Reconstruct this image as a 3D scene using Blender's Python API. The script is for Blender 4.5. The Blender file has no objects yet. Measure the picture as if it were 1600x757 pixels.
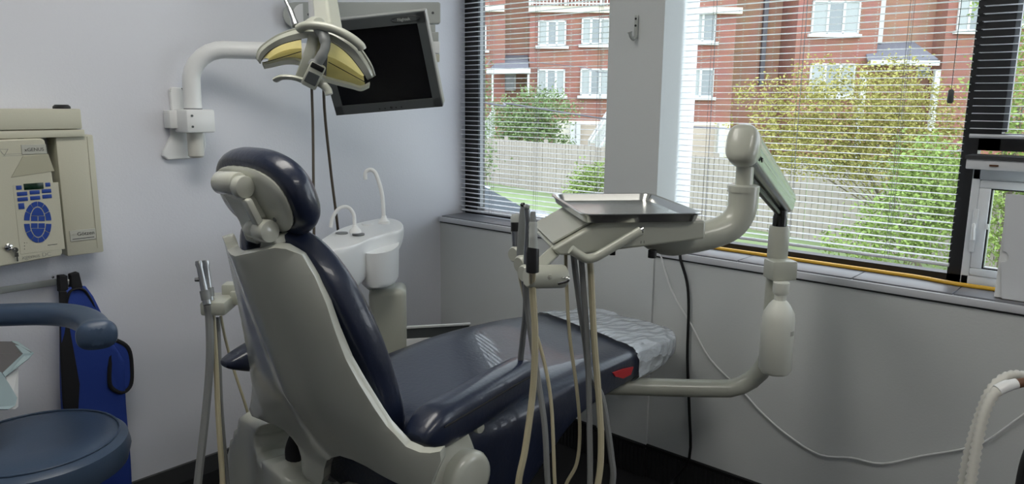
import bpy, bmesh, math, random
from math import sin, cos, pi, radians, sqrt, atan2
from mathutils import Vector, Matrix, Euler
random.seed(7)
S = bpy.context.scene
COL = S.collection

# ------------------------------------------------------------------ camera
cam = bpy.data.objects.new('camera', bpy.data.cameras.new('camera'))
COL.objects.link(cam); S.camera = cam
cam.data.sensor_width = 36.0
cam.data.lens = 36.0 * 1165 / 1600
cam.data.clip_start = 0.02; cam.data.clip_end = 400
CAM = Vector((-2.412, -2.591, 1.45))
_y, _p, _r = radians(41.46), radians(10.55), radians(0.51)
_f = Vector((cos(_y) * cos(_p), sin(_y) * cos(_p), -sin(_p)))
_ri = Vector((sin(_y), -cos(_y), 0)); _u = _ri.cross(_f)
_r2 = cos(_r) * _ri + sin(_r) * _u; _u2 = -sin(_r) * _ri + cos(_r) * _u
_m = Matrix((( _r2.x, _u2.x, -_f.x, CAM.x), (_r2.y, _u2.y, -_f.y, CAM.y), (_r2.z, _u2.z, -_f.z, CAM.z), (0, 0, 0, 1)))
cam.matrix_world = _m

# ------------------------------------------------------------------ world, lamps, exposure
SKY_STRENGTH = 3.9
CEILING_LAMP = 6.5
w = bpy.data.worlds.new('overcast_sky'); S.world = w; w.use_nodes = True
nt = w.node_tree; bg = nt.nodes['Background']
tc = nt.nodes.new('ShaderNodeTexCoord'); sp = nt.nodes.new('ShaderNodeSeparateXYZ')
rp = nt.nodes.new('ShaderNodeValToRGB')
nt.links.new(tc.outputs['Generated'], sp.inputs[0]); nt.links.new(sp.outputs['Z'], rp.inputs[0])
rp.color_ramp.elements[0].position = 0.0; rp.color_ramp.elements[0].color = (0.80, 0.84, 0.88, 1)
rp.color_ramp.elements[1].position = 0.9; rp.color_ramp.elements[1].color = (0.78, 0.87, 1.0, 1)
nt.links.new(rp.outputs[0], bg.inputs[0]); bg.inputs[1].default_value = SKY_STRENGTH
S.view_settings.view_transform = 'Standard'; S.view_settings.look = 'None'
S.view_settings.gamma = 1.0; S.view_settings.use_curve_mapping = False
S.view_settings.exposure = 0.36

# ------------------------------------------------------------------ materials
def mat(name, col, rough=0.5, metal=0.0, spec=0.5, bump=0.0, bscale=60, var=0.0, vscale=3.0, coat=0.0, emit=None, es=0.0, trans=0.0, sub=0.0):
    m = bpy.data.materials.new(name); m.use_nodes = True
    n = m.node_tree.nodes; l = m.node_tree.links; b = n['Principled BSDF']
    b.inputs['Base Color'].default_value = (*col, 1); b.inputs['Roughness'].default_value = rough
    b.inputs['Metallic'].default_value = metal; b.inputs['Specular IOR Level'].default_value = spec
    b.inputs['Coat Weight'].default_value = coat; b.inputs['Transmission Weight'].default_value = trans
    if sub: b.inputs['Subsurface Weight'].default_value = sub; b.inputs['Subsurface Radius'].default_value = (.02, .02, .02)
    t = n.new('ShaderNodeTexCoord')
    if var:
        no = n.new('ShaderNodeTexNoise'); no.inputs['Scale'].default_value = vscale; no.inputs['Detail'].default_value = 5
        l.new(t.outputs['Object'], no.inputs['Vector'])
        mx = n.new('ShaderNodeMixRGB'); l.new(no.outputs['Fac'], mx.inputs[0])
        mx.inputs[1].default_value = (*[c * (1 - var) for c in col], 1); mx.inputs[2].default_value = (*[min(1, c * (1 + var)) for c in col], 1)
        l.new(mx.outputs[0], b.inputs['Base Color'])
    if bump:
        nb = n.new('ShaderNodeTexNoise'); nb.inputs['Scale'].default_value = bscale; nb.inputs['Detail'].default_value = 4
        l.new(t.outputs['Object'], nb.inputs['Vector'])
        bp = n.new('ShaderNodeBump'); bp.inputs['Strength'].default_value = bump; bp.inputs['Distance'].default_value = .002
        l.new(nb.outputs['Fac'], bp.inputs['Height']); l.new(bp.outputs[0], b.inputs['Normal'])
    if emit:
        b.inputs['Emission Color'].default_value = (*emit, 1); b.inputs['Emission Strength'].default_value = es
    return m

def glass_mat(name, tint=(1, 1, 1), gloss=0.08):
    m = bpy.data.materials.new(name); m.use_nodes = True
    n = m.node_tree.nodes; l = m.node_tree.links
    for x in list(n): n.remove(x)
    o = n.new('ShaderNodeOutputMaterial'); mx = n.new('ShaderNodeMixShader')
    tr = n.new('ShaderNodeBsdfTransparent'); tr.inputs[0].default_value = (*tint, 1)
    g = n.new('ShaderNodeBsdfGlossy'); g.inputs['Roughness'].default_value = 0.02
    fr = n.new('ShaderNodeFresnel'); fr.inputs[0].default_value = 1.35
    ge = n.new('ShaderNodeNewGeometry'); iv = n.new('ShaderNodeMath'); iv.operation = 'SUBTRACT'; iv.inputs[0].default_value = 1.0
    ml = n.new('ShaderNodeMath'); ml.operation = 'MULTIPLY'
    l.new(ge.outputs['Backfacing'], iv.inputs[1]); l.new(iv.outputs[0], ml.inputs[0]); l.new(fr.outputs[0], ml.inputs[1])
    l.new(ml.outputs[0], mx.inputs[0]); l.new(tr.outputs[0], mx.inputs[1]); l.new(g.outputs[0], mx.inputs[2]); l.new(mx.outputs[0], o.inputs[0])
    return m

M = {}
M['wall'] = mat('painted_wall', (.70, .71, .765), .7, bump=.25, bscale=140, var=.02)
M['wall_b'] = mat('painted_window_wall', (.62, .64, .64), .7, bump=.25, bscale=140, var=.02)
M['ceil'] = mat('ceiling_paint', (.75, .75, .73), .9)
M['floor'] = mat('dark_floor_carpet', (.012, .012, .014), .9, bump=.6, bscale=400, var=.3, vscale=200)
M['base'] = mat('black_ribbed_vinyl', (.02, .021, .023), .55)
M['baseg'] = mat('dark_grey_vinyl', (.045, .047, .05), .6)
M['lead'] = mat('grey_ledge_line', (.25, .26, .27), .5)
M['frame'] = mat('dark_bronze_frame', (.012, .011, .012), .45)
M['framegrey'] = mat('grey_gasket', (.16, .17, .18), .5)
M['slat'] = mat('blind_slat_paint', (.70, .71, .75), .4)
M['cordm'] = mat('blind_cord', (.22, .22, .23), .8)
M['glass'] = glass_mat('window_glass', (.94, .96, .96))
M['tile'] = mat('grey_sill_tile', (.19, .195, .215), .38, var=.25, vscale=6)
M['sillw'] = mat('white_sill_trim', (.62, .63, .67), .4)
M['cream'] = mat('cream_plastic', (.52, .505, .405), .45, bump=.1, bscale=300, var=.03)
M['creamd'] = mat('cream_plastic_shade', (.40, .385, .29), .5)
M['shell'] = mat('chair_shell_enamel', (.55, .56, .495), .22, coat=.5)
M['unit'] = mat('unit_enamel', (.46, .47, .405), .3, coat=.3)
M['white'] = mat('white_enamel', (.80, .81, .81), .3)
M['pvc'] = mat('white_window_plastic', (.74, .76, .79), .35)
M['leather'] = mat('navy_leatherette', (.012, .018, .043), .34, bump=.35, bscale=90, coat=.35)
M['stool'] = mat('slate_blue_vinyl', (.055, .088, .15), .36, bump=.15, bscale=120)
M['steel'] = mat('brushed_steel', (.62, .62, .60), .22, 1.0)
M['chrome'] = mat('chrome', (.7, .7, .7), .08, 1.0)
M['alu'] = mat('satin_aluminium', (.40, .41, .42), .32, 1.0)
M['pin'] = mat('black_chrome', (.05, .05, .05), .12, 1.0)
M['ribalu'] = mat('ribbed_aluminium', (.42, .44, .42), .25, 1.0)
M['black'] = mat('black_plastic', (.008, .008, .009), .4)
M['grey'] = mat('grey_plastic', (.20, .21, .21), .4)
M['dgrey'] = mat('dark_grey_plastic', (.075, .083, .085), .4)
M['mgrey'] = mat('light_grey_plastic', (.42, .44, .42), .35)
M['screen'] = mat('switched_off_screen', (.004, .004, .005), .25)
M['hosegrey'] = mat('grey_hose', (.22, .225, .225), .5)
M['hosecream'] = mat('cream_hose', (.48, .43, .29), .5)
M['hoseyel'] = mat('yellowed_hose', (.50, .36, .13), .5)
M['hosewhite'] = mat('white_corrugated_hose', (.60, .59, .54), .5)
M['browncord'] = mat('dark_brown_cord', (.06, .045, .03), .5)
M['yellowcord'] = mat('yellow_extension_cord', (.75, .42, .03), .45)
M['blue'] = mat('blue_apron_cloth', (.014, .045, .27), .7, bump=.3, bscale=250, var=.1)
M['binding'] = mat('black_binding', (.006, .006, .008), .8)
M['key'] = mat('blue_key', (.012, .05, .28), .45)
M['lcd'] = mat('dark_green_display', (.004, .022, .012), .2)
M['ink'] = mat('dark_print', (.05, .05, .05), .6)
M['inkl'] = mat('pale_print', (.33, .33, .29), .6)
M['plate'] = mat('silver_badge', (.45, .45, .40), .35)
M['bottle'] = mat('milky_plastic', (.74, .75, .68), .35, sub=.3)
M['reflector'] = mat('dichroic_yellow_reflector', (.70, .62, .27), .25, 0.0, var=.35, vscale=25)
def add_trans(m, col, fac):
    n = m.node_tree.nodes; l = m.node_tree.links; b = n['Principled BSDF']; o = n['Material Output']
    t = n.new('ShaderNodeBsdfTranslucent'); t.inputs[0].default_value = (*col, 1); mx = n.new('ShaderNodeMixShader'); mx.inputs[0].default_value = fac
    l.new(b.outputs[0], mx.inputs[1]); l.new(t.outputs[0], mx.inputs[2]); l.new(mx.outputs[0], o.inputs[0])
add_trans(M['reflector'], (.90, .80, .38), .5)
M['milky'] = mat('milky_lamp_cover', (.72, .72, .62), .2); add_trans(M['milky'], (.9, .9, .8), .45)
M['lampglass'] = glass_mat('lamp_cover', (.92, .92, .86))
M['red'] = mat('red_tag', (.55, .02, .03), .5)
M['wax'] = mat('pale_blue_liner', (.34, .44, .47), .55)
M['liner'] = mat('grey_liner_inside', (.11, .105, .11), .6)
M['brown'] = mat('brown_plastic', (.12, .05, .02), .5)
M['diffuser'] = mat('lamp_diffuser', (.9, .9, .9), .5, emit=(1.0, .97, .90), es=CEILING_LAMP)

def plastic_cover():
    m = mat('clear_plastic_cover', (.80, .86, .94), .2, bump=.0)
    n = m.node_tree.nodes; l = m.node_tree.links; b = n['Principled BSDF']
    b.inputs['Alpha'].default_value = .80
    t = n.new('ShaderNodeTexCoord'); mp = n.new('ShaderNodeMapping'); mp.inputs['Scale'].default_value = (5, 14, 9)
    mp.inputs['Rotation'].default_value = (.3, .2, .6)
    no = n.new('ShaderNodeTexNoise'); no.inputs['Scale'].default_value = 1.5; no.inputs['Detail'].default_value = 3
    wv = n.new('ShaderNodeMixRGB'); wv.inputs[0].default_value = .35
    l.new(t.outputs['Object'], mp.inputs[0]); l.new(mp.outputs[0], no.inputs['Vector']); l.new(mp.outputs[0], wv.inputs[1]); l.new(no.outputs['Color'], wv.inputs[2])
    vo = n.new('ShaderNodeTexVoronoi'); vo.inputs['Scale'].default_value = 3.4; l.new(wv.outputs[0], vo.inputs['Vector'])
    bp = n.new('ShaderNodeBump'); bp.inputs['Strength'].default_value = .8; bp.inputs['Distance'].default_value = .03
    l.new(vo.outputs['Distance'], bp.inputs['Height']); l.new(bp.outputs[0], b.inputs['Normal'])
    b.inputs['Coat Weight'].default_value = .6; b.inputs['Coat Roughness'].default_value = .1
    return m
M['cover'] = plastic_cover()

def brick_mat(name, c1, c2, mortar):
    m = bpy.data.materials.new(name); m.use_nodes = True
    n = m.node_tree.nodes; l = m.node_tree.links; b = n['Principled BSDF']; b.inputs['Roughness'].default_value = .9
    t = n.new('ShaderNodeTexCoord'); sx = n.new('ShaderNodeSeparateXYZ'); cb = n.new('ShaderNodeCombineXYZ')
    ad = n.new('ShaderNodeMath'); ad.operation = 'ADD'
    l.new(t.outputs['Object'], sx.inputs[0]); l.new(sx.outputs['X'], ad.inputs[0]); l.new(sx.outputs['Y'], ad.inputs[1])
    l.new(ad.outputs[0], cb.inputs['X']); l.new(sx.outputs['Z'], cb.inputs['Y'])
    br = n.new('ShaderNodeTexBrick'); br.inputs['Scale'].default_value = 3.2
    br.inputs['Color1'].default_value = (*c1, 1); br.inputs['Color2'].default_value = (*c2, 1); br.inputs['Mortar'].default_value = (*mortar, 1)
    br.inputs['Mortar Size'].default_value = .012
    l.new(cb.outputs[0], br.inputs['Vector'])
    no = n.new('ShaderNodeTexNoise'); no.inputs['Scale'].default_value = 1.2; l.new(t.outputs['Object'], no.inputs['Vector'])
    mx = n.new('ShaderNodeMixRGB'); mx.blend_type = 'MULTIPLY'; mx.inputs[0].default_value = .35
    l.new(br.outputs['Color'], mx.inputs[1]); l.new(no.outputs['Color'], mx.inputs[2]); l.new(mx.outputs[0], b.inputs['Base Color'])
    return m
M['brick'] = brick_mat('red_brick', (.30, .125, .09), (.255, .10, .075), (.30, .22, .18))
M['brick2'] = brick_mat('orange_brick', (.34, .175, .115), (.30, .15, .10), (.33, .25, .19))
M['ewhite'] = mat('white_exterior_paint', (.50, .50, .49), .6)
M['ecream'] = mat('cream_exterior_stone', (.60, .55, .47), .8)
M['ebeige'] = mat('beige_garage_door', (.40, .33, .27), .7)
M['epane'] = mat('exterior_window_glass', (.19, .21, .22), .12)
M['ecurtain'] = mat('net_curtain', (.30, .32, .32), .6)
M['roof'] = mat('grey_shingles', (.13, .13, .15), .9, bump=.5, bscale=20, var=.2, vscale=8)
M['pipe'] = mat('dark_downpipe', (.09, .085, .10), .6)
M['fence'] = mat('weathered_fence_wood', (.30, .265, .225), .9, var=.3, vscale=5)
M['grass'] = mat('lawn_grass', (.16, .21, .085), .95, var=.35, vscale=2)
M['road'] = mat('asphalt_drive', (.20, .20, .21), .9, var=.15)
M['leaf_g'] = mat('green_leaves', (.16, .22, .09), .7, spec=.12)
M['leaf_y'] = mat('yellow_green_leaves', (.30, .275, .085), .7, spec=.12)
M['leaf_b'] = mat('bright_green_leaves', (.20, .27, .075), .7, spec=.12)
M['bark'] = mat('grey_bark', (.16, .13, .10), .9)
M['car'] = mat('pale_car_paint', (.42, .46, .52), .25, .3, coat=.5)
M['carglass'] = mat('car_glass', (.03, .04, .05), .08)
M['tyre'] = mat('tyre_rubber', (.02, .02, .02), .8)

# ------------------------------------------------------------------ mesh helpers
def spl(pts, n=6):
    P = [Vector(p) for p in pts]
    if len(P) < 3:
        return [P[0].lerp(P[-1], i / n) for i in range(n + 1)]
    out = []
    for i in range(len(P) - 1):
        a = P[i - 1] if i else P[0] * 2 - P[1]; b = P[i]; c = P[i + 1]; d = P[i + 2] if i + 2 < len(P) else P[-1] * 2 - P[-2]
        for k in range(n):
            t = k / n
            out.append(.5 * ((2 * b) + (c - a) * t + (2 * a - 5 * b + 4 * c - d) * t * t + (3 * b - a - 3 * c + d) * t ** 3))
    out.append(P[-1]); return out

def loft(bm, rings, cap0=True, cap1=True, closed=True):
    vs = [[bm.verts.new(p) for p in r] for r in rings]
    n = len(vs[0])
    for a, b in zip(vs[:-1], vs[1:]):
        for i in range(n if closed else n - 1):
            j = (i + 1) % n
            try: bm.faces.new((a[i], a[j], b[j], b[i]))
            except ValueError: pass
    if closed and cap0: bm.faces.new(list(reversed(vs[0])))
    if closed and cap1: bm.faces.new(vs[-1])
    return vs

def sweep(bm, pts, r, seg=10, ry=None, up=None, cap=True):
    pts = [Vector(p) for p in pts]; n = len(pts)
    R = r if isinstance(r, (list, tuple)) else [r] * n
    if len(R) != n: R = [R[min(len(R) - 1, int(i / max(1, n - 1) * (len(R) - 1) + .5))] for i in range(n)]
    T = []
    for i in range(n):
        t = pts[min(i + 1, n - 1)] - pts[max(i - 1, 0)]
        T.append(t.normalized() if t.length > 1e-9 else Vector((0, 0, 1)))
    if up is None: up = Vector((0, 0, 1)) if abs(T[0].z) < .9 else Vector((1, 0, 0))
    u = Vector(up); u = (u - T[0] * u.dot(T[0])).normalized()
    rings = []
    for i in range(n):
        u = (u - T[i] * u.dot(T[i])).normalized(); v = T[i].cross(u)
        q = (ry / (R[0] or 1e-9)) if ry else 1
        rings.append([pts[i] + v * (R[i] * cos(2 * pi * k / seg)) + u * (R[i] * q * sin(2 * pi * k / seg)) for k in range(seg)])
    loft(bm, rings, cap, cap); return bm

def box(bm, c, s, Mx=None, bev=0.0, segs=2):
    r = bmesh.ops.create_cube(bm, size=1.0)
    vs = r['verts']
    for v in vs:
        v.co = Vector((v.co.x * s[0] + c[0], v.co.y * s[1] + c[1], v.co.z * s[2] + c[2]))
    if bev:
        es = list({e for v in vs for e in v.link_edges})
        rr = bmesh.ops.bevel(bm, geom=es, offset=bev, segments=segs, profile=.5, affect='EDGES')
        vs = list({v for f in rr['faces'] for v in f.verts} | {v for v in vs if v.is_valid})
    if Mx is not None:
        for v in vs: v.co = Mx @ v.co
    return vs

def prism(bm, outline, Mx, t0, t1):
    """outline: 2D points in local x,y; extruded along local z from t0 to t1"""
    a = [bm.verts.new(Mx @ Vector((p[0], p[1], t0))) for p in outline]
    b = [bm.verts.new(Mx @ Vector((p[0], p[1], t1))) for p in outline]
    n = len(a)
    bm.faces.new(list(reversed(a))); bm.faces.new(b)
    for i in range(n):
        j = (i + 1) % n; bm.faces.new((a[i], a[j], b[j], b[i]))

def lathe(bm, prof, Mx=Matrix(), seg=20):
    rings = [[Mx @ Vector((max(r, 1e-5) * cos(2 * pi * k / seg), max(r, 1e-5) * sin(2 * pi * k / seg), z)) for k in range(seg)] for r, z in prof]
    loft(bm, rings)

def sring(c, a, b, n=24, e=.5, A=Vector((0, 1, 0)), B=Vector((0, 0, 1))):
    out = []
    for k in range(n):
        t = 2 * pi * k / n; x = cos(t); y = sin(t)
        out.append(Vector(c) + A * (a * math.copysign(abs(x) ** e, x)) + B * (b * math.copysign(abs(y) ** e, y)))
    return out

def plate(bm, outline, fn, step=.03):
    """fill a 2D outline, cut it into a grid and map it to 3D with fn(a, b)"""
    vs = [bm.verts.new((p[0], p[1], 0)) for p in outline]
    bm.faces.new(vs)
    for ax in (0, 1):
        lo = min(p[ax] for p in outline); hi = max(p[ax] for p in outline)
        x = lo + step
        while x < hi - step * .3:
            co = Vector((0, 0, 0)); co[ax] = x; no = Vector((0, 0, 0)); no[ax] = 1
            bmesh.ops.bisect_plane(bm, geom=bm.verts[:] + bm.edges[:] + bm.faces[:], dist=1e-6, plane_co=co, plane_no=no)
            x += step
    for v in bm.verts: v.co = Vector(fn(v.co.x, v.co.y))

WL = {}
def obj(name, bm, m, parent=None, smooth=True, bevel=0.0, subsurf=0, solid=0.0, soff=-1.0, ang=40):
    bmesh.ops.recalc_face_normals(bm, faces=bm.faces[:])
    xs = [v.co for v in bm.verts]
    c = Vector([(min(p[i] for p in xs) + max(p[i] for p in xs)) / 2 for i in range(3)])
    for v in bm.verts: v.co -= c
    me = bpy.data.meshes.new(name); bm.to_mesh(me); bm.free()
    if smooth:
        for p in me.polygons: p.use_smooth = True
        try: me.set_sharp_from_angle(angle=radians(ang))
        except Exception: pass
    o = bpy.data.objects.new(name, me); COL.objects.link(o)
    me.materials.append(M[m] if isinstance(m, str) else m)
    WL[o] = c
    if parent is not None:
        o.parent = parent; o.location = c - WL[parent]
    else: o.location = c
    if solid:
        s = o.modifiers.new('solid', 'SOLIDIFY'); s.thickness = solid; s.offset = soff
    if bevel:
        b = o.modifiers.new('bevel', 'BEVEL'); b.width = bevel; b.segments = 3; b.limit_method = 'ANGLE'; b.angle_limit = radians(35)
    if subsurf:
        b = o.modifiers.new('sub', 'SUBSURF'); b.levels = subsurf; b.render_levels = subsurf
    return o

def thing(name, label, cat, loc, group=None):
    o = bpy.data.objects.new(name, None); COL.objects.link(o); o.location = loc; o.empty_display_size = .1
    WL[o] = Vector(loc); o['label'] = label; o['category'] = cat
    if group: o['group'] = group
    return o
def tag(o, label, cat, group=None):
    o['label'] = label; o['category'] = cat
    if group: o['group'] = group
    return o
def struct(o): o['kind'] = 'structure'; return o
def inst(src, parent, loc, name=None):
    o = src.copy(); COL.objects.link(o); o.parent = parent; WL[o] = Vector(loc)
    o.location = Vector(loc) - (WL[parent] if parent else Vector((0, 0, 0))); return o
def B(): return bmesh.new()
def txt(name, s, size, Mx, m, parent, depth=.0004, align='CENTER'):
    cu = bpy.data.curves.new(name, 'FONT'); cu.body = s; cu.size = size; cu.extrude = depth; cu.align_x = align; cu.align_y = 'CENTER'; cu.resolution_u = 3
    t = bpy.data.objects.new(name, cu); COL.objects.link(t); bpy.context.view_layer.update()
    me = bpy.data.meshes.new_from_object(t.evaluated_get(bpy.context.evaluated_depsgraph_get()))
    bpy.data.objects.remove(t)
    bm = B(); bm.from_mesh(me); bpy.data.meshes.remove(me)
    for v in bm.verts: v.co = Mx @ v.co
    return obj(name, bm, m, parent, smooth=False)
def frame3(o, x, y, z):
    return Matrix(((x[0], y[0], z[0], o[0]), (x[1], y[1], z[1], o[1]), (x[2], y[2], z[2], o[2]), (0, 0, 0, 1)))
def hose(name, pts, r, m, parent=None, n=6, seg=8):
    b = B(); sweep(b, spl(pts, n), r, seg); return obj(name, b, m, parent)

# ================================================================== ROOM SHELL
ZC = 2.6; XL = -4.3; YB = -5.2
b = B(); box(b, ((XL + .3) / 2, (YB + .15) / 2, -.05), (.3 - XL + .2, .15 - YB + .2, .1)); struct(obj('floor', b, 'floor', smooth=False))
b = B(); box(b, ((XL + .3) / 2, (YB + .15) / 2, ZC + .05), (.3 - XL + .2, .15 - YB + .2, .1)); struct(obj('ceiling', b, 'ceil', smooth=False))
b = B(); box(b, ((XL + .3) / 2, .06, ZC / 2), (.3 - XL, .12, ZC)); struct(obj('wall_left', b, 'wall', smooth=False))
b = B(); box(b, (XL - .06, YB / 2, ZC / 2), (.12, -YB, ZC)); struct(obj('wall_back', b, 'wall', smooth=False))
b = B(); box(b, ((XL + .3) / 2, YB - .06, ZC / 2), (.3 - XL, .12, ZC)); struct(obj('wall_far_side', b, 'wall', smooth=False))
# window wall: parapet, pillar, header, solid end
PY0, PY1 = -.945, -1.180           # pillar
WT = 2.20                           # window head
b = B()
box(b, (.12, YB / 2, .4525), (.24, -YB, .905))
box(b, (.12, YB / 2, (ZC + WT) / 2), (.24, -YB, ZC - WT))
box(b, (.114, (PY0 + PY1) / 2, 1.2), (.252, PY0 - PY1, 2.4))
box(b, (.12, (YB - 4.0) / 2, 1.3), (.24, -(YB + 4.0), 2.0))
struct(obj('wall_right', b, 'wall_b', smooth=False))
# sills
def sill(nm, y0, y1, joints):
    b = B(); box(b, (.075, (y0 + y1) / 2, .908), (.165, y0 - y1, .012)); s = struct(obj(nm, b, 'sillw', smooth=False))
    b = B(); box(b, (-.006, (y0 + y1) / 2, .905), (.012, y0 - y1, .022), bev=.002); obj('sill_edge', b, 'sillw', s)
    b = B(); box(b, (-.001, (y0 + y1) / 2, .890), (.003, y0 - y1, .006)); obj('painted_sill_shadow', b, 'baseg', s, smooth=False)  # thin dark strip in place of the shadow under the sill edge
    ys = [y0] + joints + [y1]
    for a, c in zip(ys[:-1], ys[1:]):
        b = B(); box(b, (.083, (a + c) / 2, .916), (.150, a - c - .003, .006), bev=.001, segs=1); obj('tile', b, 'tile', s)
sill('trim_1', -.002, PY0 + .002, [-.30, -.62])
sill('trim_2', PY1 - .002, -4.0, [-1.50, -1.88, -2.16, -2.5, -2.85, -3.2, -3.6])
# baseboards
b = B(); box(b, ((XL + .0) / 2, -.006, .10), (-XL, .012, .065)); o = struct(obj('baseboard_left', b, 'baseg', smooth=False))
b = B(); box(b, ((XL + .0) / 2, -.007, .034), (-XL, .014, .067)); obj('base_strip', b, 'base', o, smooth=False)
b = B(); box(b, (-.004, YB / 2, .068), (.008, -YB, .136)); box(b, (-.016, (PY0 + PY1) / 2, .068), (.008, PY0 - PY1, .136)); bb = struct(obj('baseboard_right', b, 'base', smooth=False))
b = B(); box(b, (-.009, -2.1, .128), (.006, 4.2, .012)); box(b, (-.022, (PY0 + PY1) / 2, .128), (.006, PY0 - PY1, .012)); obj('cap_strip', b, 'black', bb, smooth=False)
b = B()
y = -.5
while y > -2.2:
    xo = -.020 if PY1 < y < PY0 else -.008
    box(b, (xo - .002, y, .06), (.005, .009, .118)); y -= .018
obj('rib', b, 'base', bb, smooth=False)['kind'] = 'stuff'

# ceiling lamps
for i, (x, y) in enumerate([(-1.7, -1.2), (-1.7, -3.4)]):
    t = thing('ceiling_light', ['recessed ceiling light panel above the dental chair', 'recessed ceiling light panel behind the camera'][i], 'ceiling light', (x, y, ZC - .02))
    b = B(); box(b, (x, y, ZC - .012), (1.24, .64, .022)); obj('lamp_frame', b, 'white', t, smooth=False)
    b = B(); box(b, (x, y, ZC - .026), (1.16, .56, .006)); obj('lamp_diffuser', b, 'diffuser', t, smooth=False)

# ================================================================== WINDOWS
def framed(nm, y0, y1, z0, z1, x=.195, wl=.06, wr=.06, wt=.06, wb=.05, m='frame', gk=True):
    b = B(); d = .05
    box(b, (x, (y0 + y1) / 2, z0 + wb / 2), (d, y0 - y1, wb)); box(b, (x, (y0 + y1) / 2, z1 - wt / 2), (d, y0 - y1, wt))
    if wl > .01: box(b, (x, y0 - wl / 2, (z0 + z1) / 2), (d, wl, z1 - z0))
    box(b, (x, y1 + wr / 2, (z0 + z1) / 2), (d, wr, z1 - z0))
    o = struct(obj(nm, b, m, smooth=False))
    g = .012
    if gk:
        b = B(); box(b, (x - .01, y0 - wl - g / 2, (z0 + z1) / 2), (.02, g, z1 - z0 - wb - wt)); obj('gasket', b, 'framegrey', o, smooth=False)
    b = B(); box(b, (x + .005, (y0 - wl + y1 + wr) / 2, (z0 + wb + z1 - wt) / 2), (.006, y0 - wl - y1 - wr, z1 - wt - z0 - wb)); obj('pane', b, 'glass', o, smooth=False)
    return o
framed('window_1', 0, PY0, .914, WT, wl=.085, wr=.05, wb=.022)
framed('window_2', PY1, -2.150, .914, WT, wl=.002, wr=.042, wb=.03, gk=False)
framed('window_3', -2.150, -4.0, 1.325, WT, wl=.055, wr=.06, wb=.05)
# small casement under window 3
b = B()
y0, y1, z0, z1 = -2.150, -2.75, .919, 1.275
box(b, (.185, (y0 + y1) / 2, (z0 + z1) / 2 - .13), (.05, y0 - y1, .10)); 
bmesh.ops.delete(b, geom=b.verts[:], context='VERTS')
for (ya, yb, za, zb) in ((y0, y1, z0, z0 + .035), (y0, y1, z1 - .035, z1), (y0, y0 - .022, z0, z1), (y1 + .022, y1, z0, z1)):
    box(b, (.17, (ya + yb) / 2, (za + zb) / 2), (.06, abs(ya - yb), zb - za), bev=.003)
casement = struct(obj('window_4', b, 'pvc'))
b = B()
for (ya, yb, za, zb) in ((y0 - .022, y1 + .022, z0 + .035, z0 + .058), (y0 - .022, y1 + .022, z1 - .058, z1 - .035), (y0 - .022, y0 - .052, z0 + .058, z1 - .058), (y1 + .052, y1 + .022, z0 + .058, z1 - .058)):
    box(b, (.165, (ya + yb) / 2, (za + zb) / 2), (.06, abs(ya - yb), zb - za), bev=.004)
obj('sash', b, 'pvc', casement)
b = B()
for (ya, yb, za, zb) in ((y0 - .052, y1 + .052, z0 + .058, z0 + .062), (y0 - .052, y1 + .052, z1 - .062, z1 - .058), (y0 - .052, y0 - .056, z0 + .062, z1 - .062)):
    box(b, (.15, (ya + yb) / 2, (za + zb) / 2), (.02, abs(ya - yb), zb - za))
obj('gasket', b, 'black', casement, smooth=False)
b = B(); box(b, (.175, (y0 + y1) / 2, (z0 + z1) / 2), (.006, y0 - y1 - .1, z1 - z0 - .11)); obj('pane', b, 'glass', casement, smooth=False)
b = B(); box(b, (.133, -2.172, 1.09), (.006, .014, .13), bev=.002); obj('handle_plate', b, 'pvc', casement)
b = B(); sweep(b, spl([(.128, -2.172, 1.10), (.118, -2.172, 1.11), (.116, -2.173, 1.09), (.12, -2.174, 1.065)], 4), .005, 8); obj('handle', b, 'white', casement)
b = B(); box(b, (.135, -2.204, 1.105), (.006, .006, .016)); obj('catch', b, 'white', casement, smooth=False)
b = B(); box(b, (.13, -2.45, 1.290), (.10, .62, .030), bev=.003); o = obj('trim_3', b, 'pvc'); struct(o)
b = B(); box(b, (.128, -2.45, 1.309), (.108, .625, .010)); obj('dark_cap', b, 'baseg', o, smooth=False)
b = B(); box(b, (.078, -2.21, 1.288), (.004, .022, .005)); obj('latch', b, 'brown', o, smooth=False)

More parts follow.
